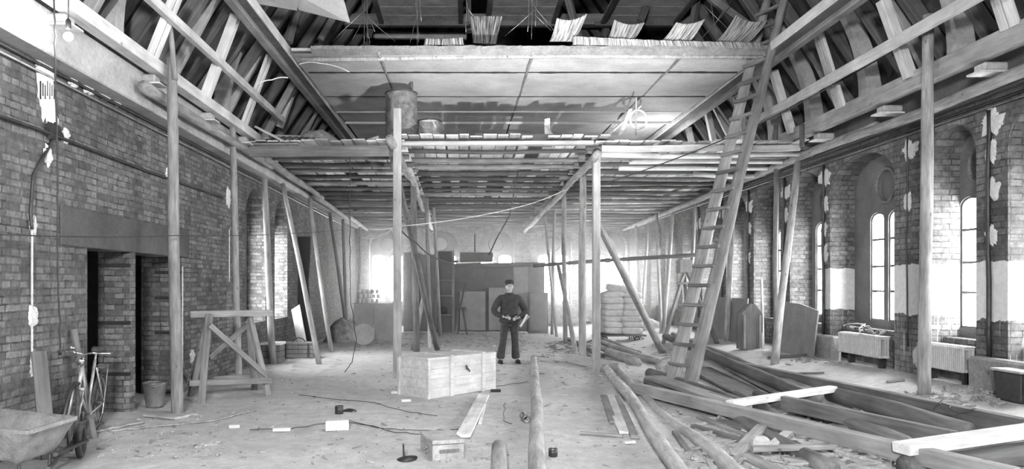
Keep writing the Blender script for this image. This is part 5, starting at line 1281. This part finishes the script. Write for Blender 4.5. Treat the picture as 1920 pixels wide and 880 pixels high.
# ------------------------------------------------------------------ scattered debris nobody could count
def debris(name, n, region, smin, smax, mat, lab, long=3.0):
    bm = bmesh.new()
    for i in range(n):
        px, py = region(); g = G(px, py)
        if not (XL+.15 < g.x < XR-.15): continue
        s = random.uniform(smin, smax); l = s*random.uniform(1, long)
        box(bm, (g.x, g.y, g.z+s*.15), (l, s*random.uniform(.3, 1), s*random.uniform(.2, .7)), (random.uniform(-.3, .3), random.uniform(-.3, .3), random.uniform(0, PI)))
    o = finish(bm, name, M[mat]); tag(o, lab, 'debris'); o['kind'] = 'stuff'; return o
U = random.uniform
debris('floor_debris', 500, lambda: (U(380, 1320), U(640, 880)), .008, .035, 'soil', 'fine crumbs and chips scattered over the whole dirt floor', 4)
debris('floor_debris', 260, lambda: (U(900, 1280), U(628, 720)), .015, .045, 'timber', 'wood chips scattered before the sack pile and behind the man', 6)
debris('floor_debris', 260, lambda: (U(640, 1000), U(622, 652)), .02, .06, 'soil', 'rubble crumbs strewn in front of the far partition', 3)
debris('floor_debris', 420, lambda: (U(1270, 1720), U(770, 880)), .02, .06, 'timber', 'wood scraps and splinters inside the timber frame', 8)
debris('floor_debris', 160, lambda: (U(1700, 1880), random.gauss(745, 9)), .03, .08, 'soil', 'broken rubble along the foot of the window wall', 2.5)
debris('floor_debris', 140, lambda: (U(1480, 1680), random.gauss(672, 5)), .02, .06, 'soil', 'rubble crumbs before the dark cut sheet', 2.5)
debris('floor_debris', 170, lambda: (U(180, 420), U(770, 860)), .01, .04, 'soil', 'crumbs of mortar by the bucket and barrow', 4)
debris('floor_debris', 120, lambda: (U(1020, 1110), U(640, 672)), .02, .05, 'timber_dk', 'heap of thin sticks and twigs behind the stout round pole', 16)

# ================================================================== THE MAN
def skin_mesh(name, verts, edges, radii, root=0, sub=2):
    me = bpy.data.meshes.new(name); me.from_pydata(verts, edges, []); o = bpy.data.objects.new(name, me); COL.objects.link(o)
    m = o.modifiers.new('s', 'SKIN'); m.use_smooth_shade = True; m.branch_smoothing = .6
    sv = me.skin_vertices[0].data
    for i, r in enumerate(radii): sv[i].radius = (r, r) if isinstance(r, (int, float)) else r; sv[i].use_root = (i == root)
    s = o.modifiers.new('d', 'SUBSURF'); s.levels = sub; s.render_levels = sub
    dg = bpy.context.evaluated_depsgraph_get(); dg.update()
    out = bpy.data.meshes.new_from_object(o.evaluated_get(dg)); bpy.data.objects.remove(o); return out
def chain(bm_list, name, pts, radii):
    bm_list.append(skin_mesh(name, pts, [(i, i+1) for i in range(len(pts)-1)], radii, 0, 1))
def merged(meshes, extra, name, mat, parent, vox=.012, smooth=2):
    bm = bmesh.new()
    for me in meshes: bm.from_mesh(me)
    if extra: extra(bm)
    o = finish(bm, name, M[mat], parent, True)
    r = o.modifiers.new('r', 'REMESH'); r.mode = 'VOXEL'; r.voxel_size = vox; r.use_smooth_shade = True
    if smooth: s = o.modifiers.new('sm', 'SMOOTH'); s.iterations = smooth; s.factor = .5
    return o
def ell(bm, c, s, sub=3, rot=None):
    m = Matrix.Translation(c)
    if rot: m = m @ Euler(rot).to_matrix().to_4x4()
    bmesh.ops.create_icosphere(bm, subdivisions=sub, radius=1, matrix=m @ Matrix.Diagonal((s[0], s[1], s[2], 1)))
def man():
    g = G(955, 681); e = empty('person', g, math.radians(8))
    tag(e, 'man in a dark padded jacket, flared trousers and cap, standing with hands at his waist', 'person')
    LE, RE = (-.34, .03, 1.12), (.35, .03, 1.10)
    LW, RW = (-.14, -.17, 1.00), (.17, -.17, .98)
    V = [(0, 0, .95), (0, 0, 1.15), (0, 0, 1.36), (0, -.01, 1.49), (0, -.02, 1.58),
         (-.18, 0, 1.42), LE, LW, (.18, 0, 1.42), RE, RW,
         (-.10, 0, .9), (-.145, -.02, .5), (-.19, .02, .09), (-.21, -.13, .035), (.10, 0, .9), (.12, -.03, .5), (.14, .02, .09), (.17, -.13, .035)]
    E = [(0, 1), (1, 2), (2, 3), (3, 4), (2, 5), (5, 6), (6, 7), (2, 8), (8, 9), (9, 10), (0, 11), (11, 12), (12, 13), (13, 14), (0, 15), (15, 16), (16, 17), (17, 18)]
    Rr = [.13, .12, .14, .06, .055, .06, .045, .03, .06, .045, .03, .09, .058, .04, .035, .09, .058, .04, .035]
    body = [skin_mesh('b', V, E, Rr)]
    for W, sx in ((LW, 1), (RW, -1)):      # hands with five fingers, curled at the waist
        d = Vector((sx*.8, -.25, -.1)).normalized(); w0 = Vector(W); up = Vector((0, 0, 1)); palm = w0+d*.07
        chain(body, 'p', [w0, w0+d*.04, palm], [.026, (.036, .022), (.038, .02)])
        for k_, ln in enumerate((.07, .08, .075, .06)):
            a = palm+up*(.03-.02*k_); chain(body, 'f', [a, a+d*ln*.5, a+d*ln*.8+Vector((0, .015, -.005)), a+d*ln+Vector((0, .035, -.01))], [.0095, .009, .0085, .0075])
        a = w0+d*.035+up*.025; chain(body, 't', [a, a+d*.03+up*.03, a+d*.06+up*.035], [.012, .0105, .009])
    def head(bm):
        ell(bm, (0, -.02, 1.665), (.075, .095, .115)); ell(bm, (0, -.045, 1.605), (.052, .06, .05))
        ell(bm, (0, -.118, 1.652), (.013, .02, .026), 2); ell(bm, (0, -.112, 1.64), (.017, .014, .011), 2)
        for s in (-1, 1):
            ell(bm, (s*.078, -.01, 1.658), (.012, .022, .034), 2); ell(bm, (s*.03, -.098, 1.69), (.022, .012, .008), 2); ell(bm, (s*.04, -.085, 1.64), (.022, .02, .02), 2)
        ell(bm, (0, -.104, 1.615), (.024, .012, .006), 2); ell(bm, (0, -.102, 1.604), (.02, .012, .006), 2); ell(bm, (0, -.095, 1.572), (.022, .02, .016), 2)
    merged(body, head, 'body', 'skin', e, .008, 2)
    for s in (-1, 1):
        bm = bmesh.new(); ell(bm, (s*.03, -.106, 1.672), (.013, .007, .007), 2); finish(bm, 'eye', M['black'], e, True)
    # jacket: bulky, gathered at the hem
    J = [(0, .0, .98), (0, .0, 1.12), (0, .0, 1.28), (0, 0, 1.42), (0, 0, 1.5), (-.18, 0, 1.43), (-.3, .02, 1.26), (-.36, .03, 1.12), (-.27, -.07, 1.06), (-.17, -.15, 1.01), (.18, 0, 1.43), (.3, .02, 1.26), (.37, .03, 1.10), (.28, -.07, 1.04), (.19, -.15, .99)]
    JE = [(0, 1), (1, 2), (2, 3), (3, 4), (3, 5), (5, 6), (6, 7), (7, 8), (8, 9), (3, 10), (10, 11), (11, 12), (12, 13), (13, 14)]
    JR = [(.2, .15), (.23, .18), (.23, .18), (.17, .13), (.075, .075), .095, .085, .08, .07, .052, .095, .085, .08, .07, .052]
    merged([skin_mesh('j', J, JE, JR)], lambda bm: [ell(bm, (0, .0, .93), (.235, .175, .1)), torus(bm, (0, 0, 1.51), .07, .025, 'Z', 20, 8)], 'jacket', 'cloth_dk', e, .015, 3)
    # flared trousers
    T = [(0, 0, .98), (-.095, 0, .86), (-.14, -.02, .5), (-.185, .02, .2), (-.2, .0, .07), (.095, 0, .86), (.12, -.03, .5), (.14, .02, .2), (.15, .0, .07)]
    TE = [(0, 1), (1, 2), (2, 3), (3, 4), (0, 5), (5, 6), (6, 7), (7, 8)]
    merged([skin_mesh('t', T, TE, [(.16, .13), .115, .08, .095, .115, .115, .08, .095, .115])], None, 'trousers', 'trouser', e, .014, 2)
    for s, x in ((-1, -.215), (1, .17)):
        bm = bmesh.new(); ell(bm, (x, -.1, .045), (.05, .14, .045)); box(bm, (x, -.09, .012), (.09, .27, .024), bev=.01); finish(bm, 'shoe', M['black'], e, True)
    bm = bmesh.new(); ell(bm, (0, .0, 1.70), (.084, .098, .095)); bmesh.ops.bisect_plane(bm, geom=bm.verts[:]+bm.edges[:]+bm.faces[:], plane_co=(0, 0, 1.69), plane_no=(0, -.35, 1), clear_inner=True); finish(bm, 'hair', M['cloth_dk'], e, True)
    bm = bmesh.new(); lathe(bm, [(.09, 0), (.105, .02), (.1, .06), (.06, .085), (0, .09)], 24, (0, .0, 1.725))
    box(bm, (0, -.1, 1.73), (.14, .09, .012), (.15, 0, 0), bev=.004); finish(bm, 'cap', M['cloth_dk'], e, True)
    # folded paper held in his hand
    w0 = Vector((.30, -.26, .92)); bm = bmesh.new()
    box(bm, (0, 0, 0), (.03, .22, .3), (0, .5, 0), bev=.004); box(bm, (.035, 0, .0), (.004, .22, .27), (0, .75, 0))
    o = finish(bm, 'folded_newspaper', M['paper'], loc=g+Euler((0, 0, math.radians(8))).to_matrix() @ Vector((.27, -.2, .93))); tag(o, 'folded pale paper held at the waist of the standing man', 'paper')
man()

# ------------------------------------------------------------------ added scattering volume, imitates lens glow around the end windows
m = bpy.data.materials.new('glow_scatter'); m.use_nodes = True; nt = m.node_tree; nt.nodes.clear()
vs_ = nt.nodes.new('ShaderNodeVolumeScatter'); vs_.inputs['Density'].default_value = HAZE; vs_.inputs['Anisotropy'].default_value = .8
vo_ = nt.nodes.new('ShaderNodeOutputMaterial'); nt.links.new(vs_.outputs[0], vo_.inputs['Volume'])
bm = bmesh.new(); box(bm, ((XL+XR)/2, 24.0, 2.05), (XR-XL+.6, 13.0, 4.2))
o = finish(bm, 'glow_volume', m); o['kind'] = 'structure'
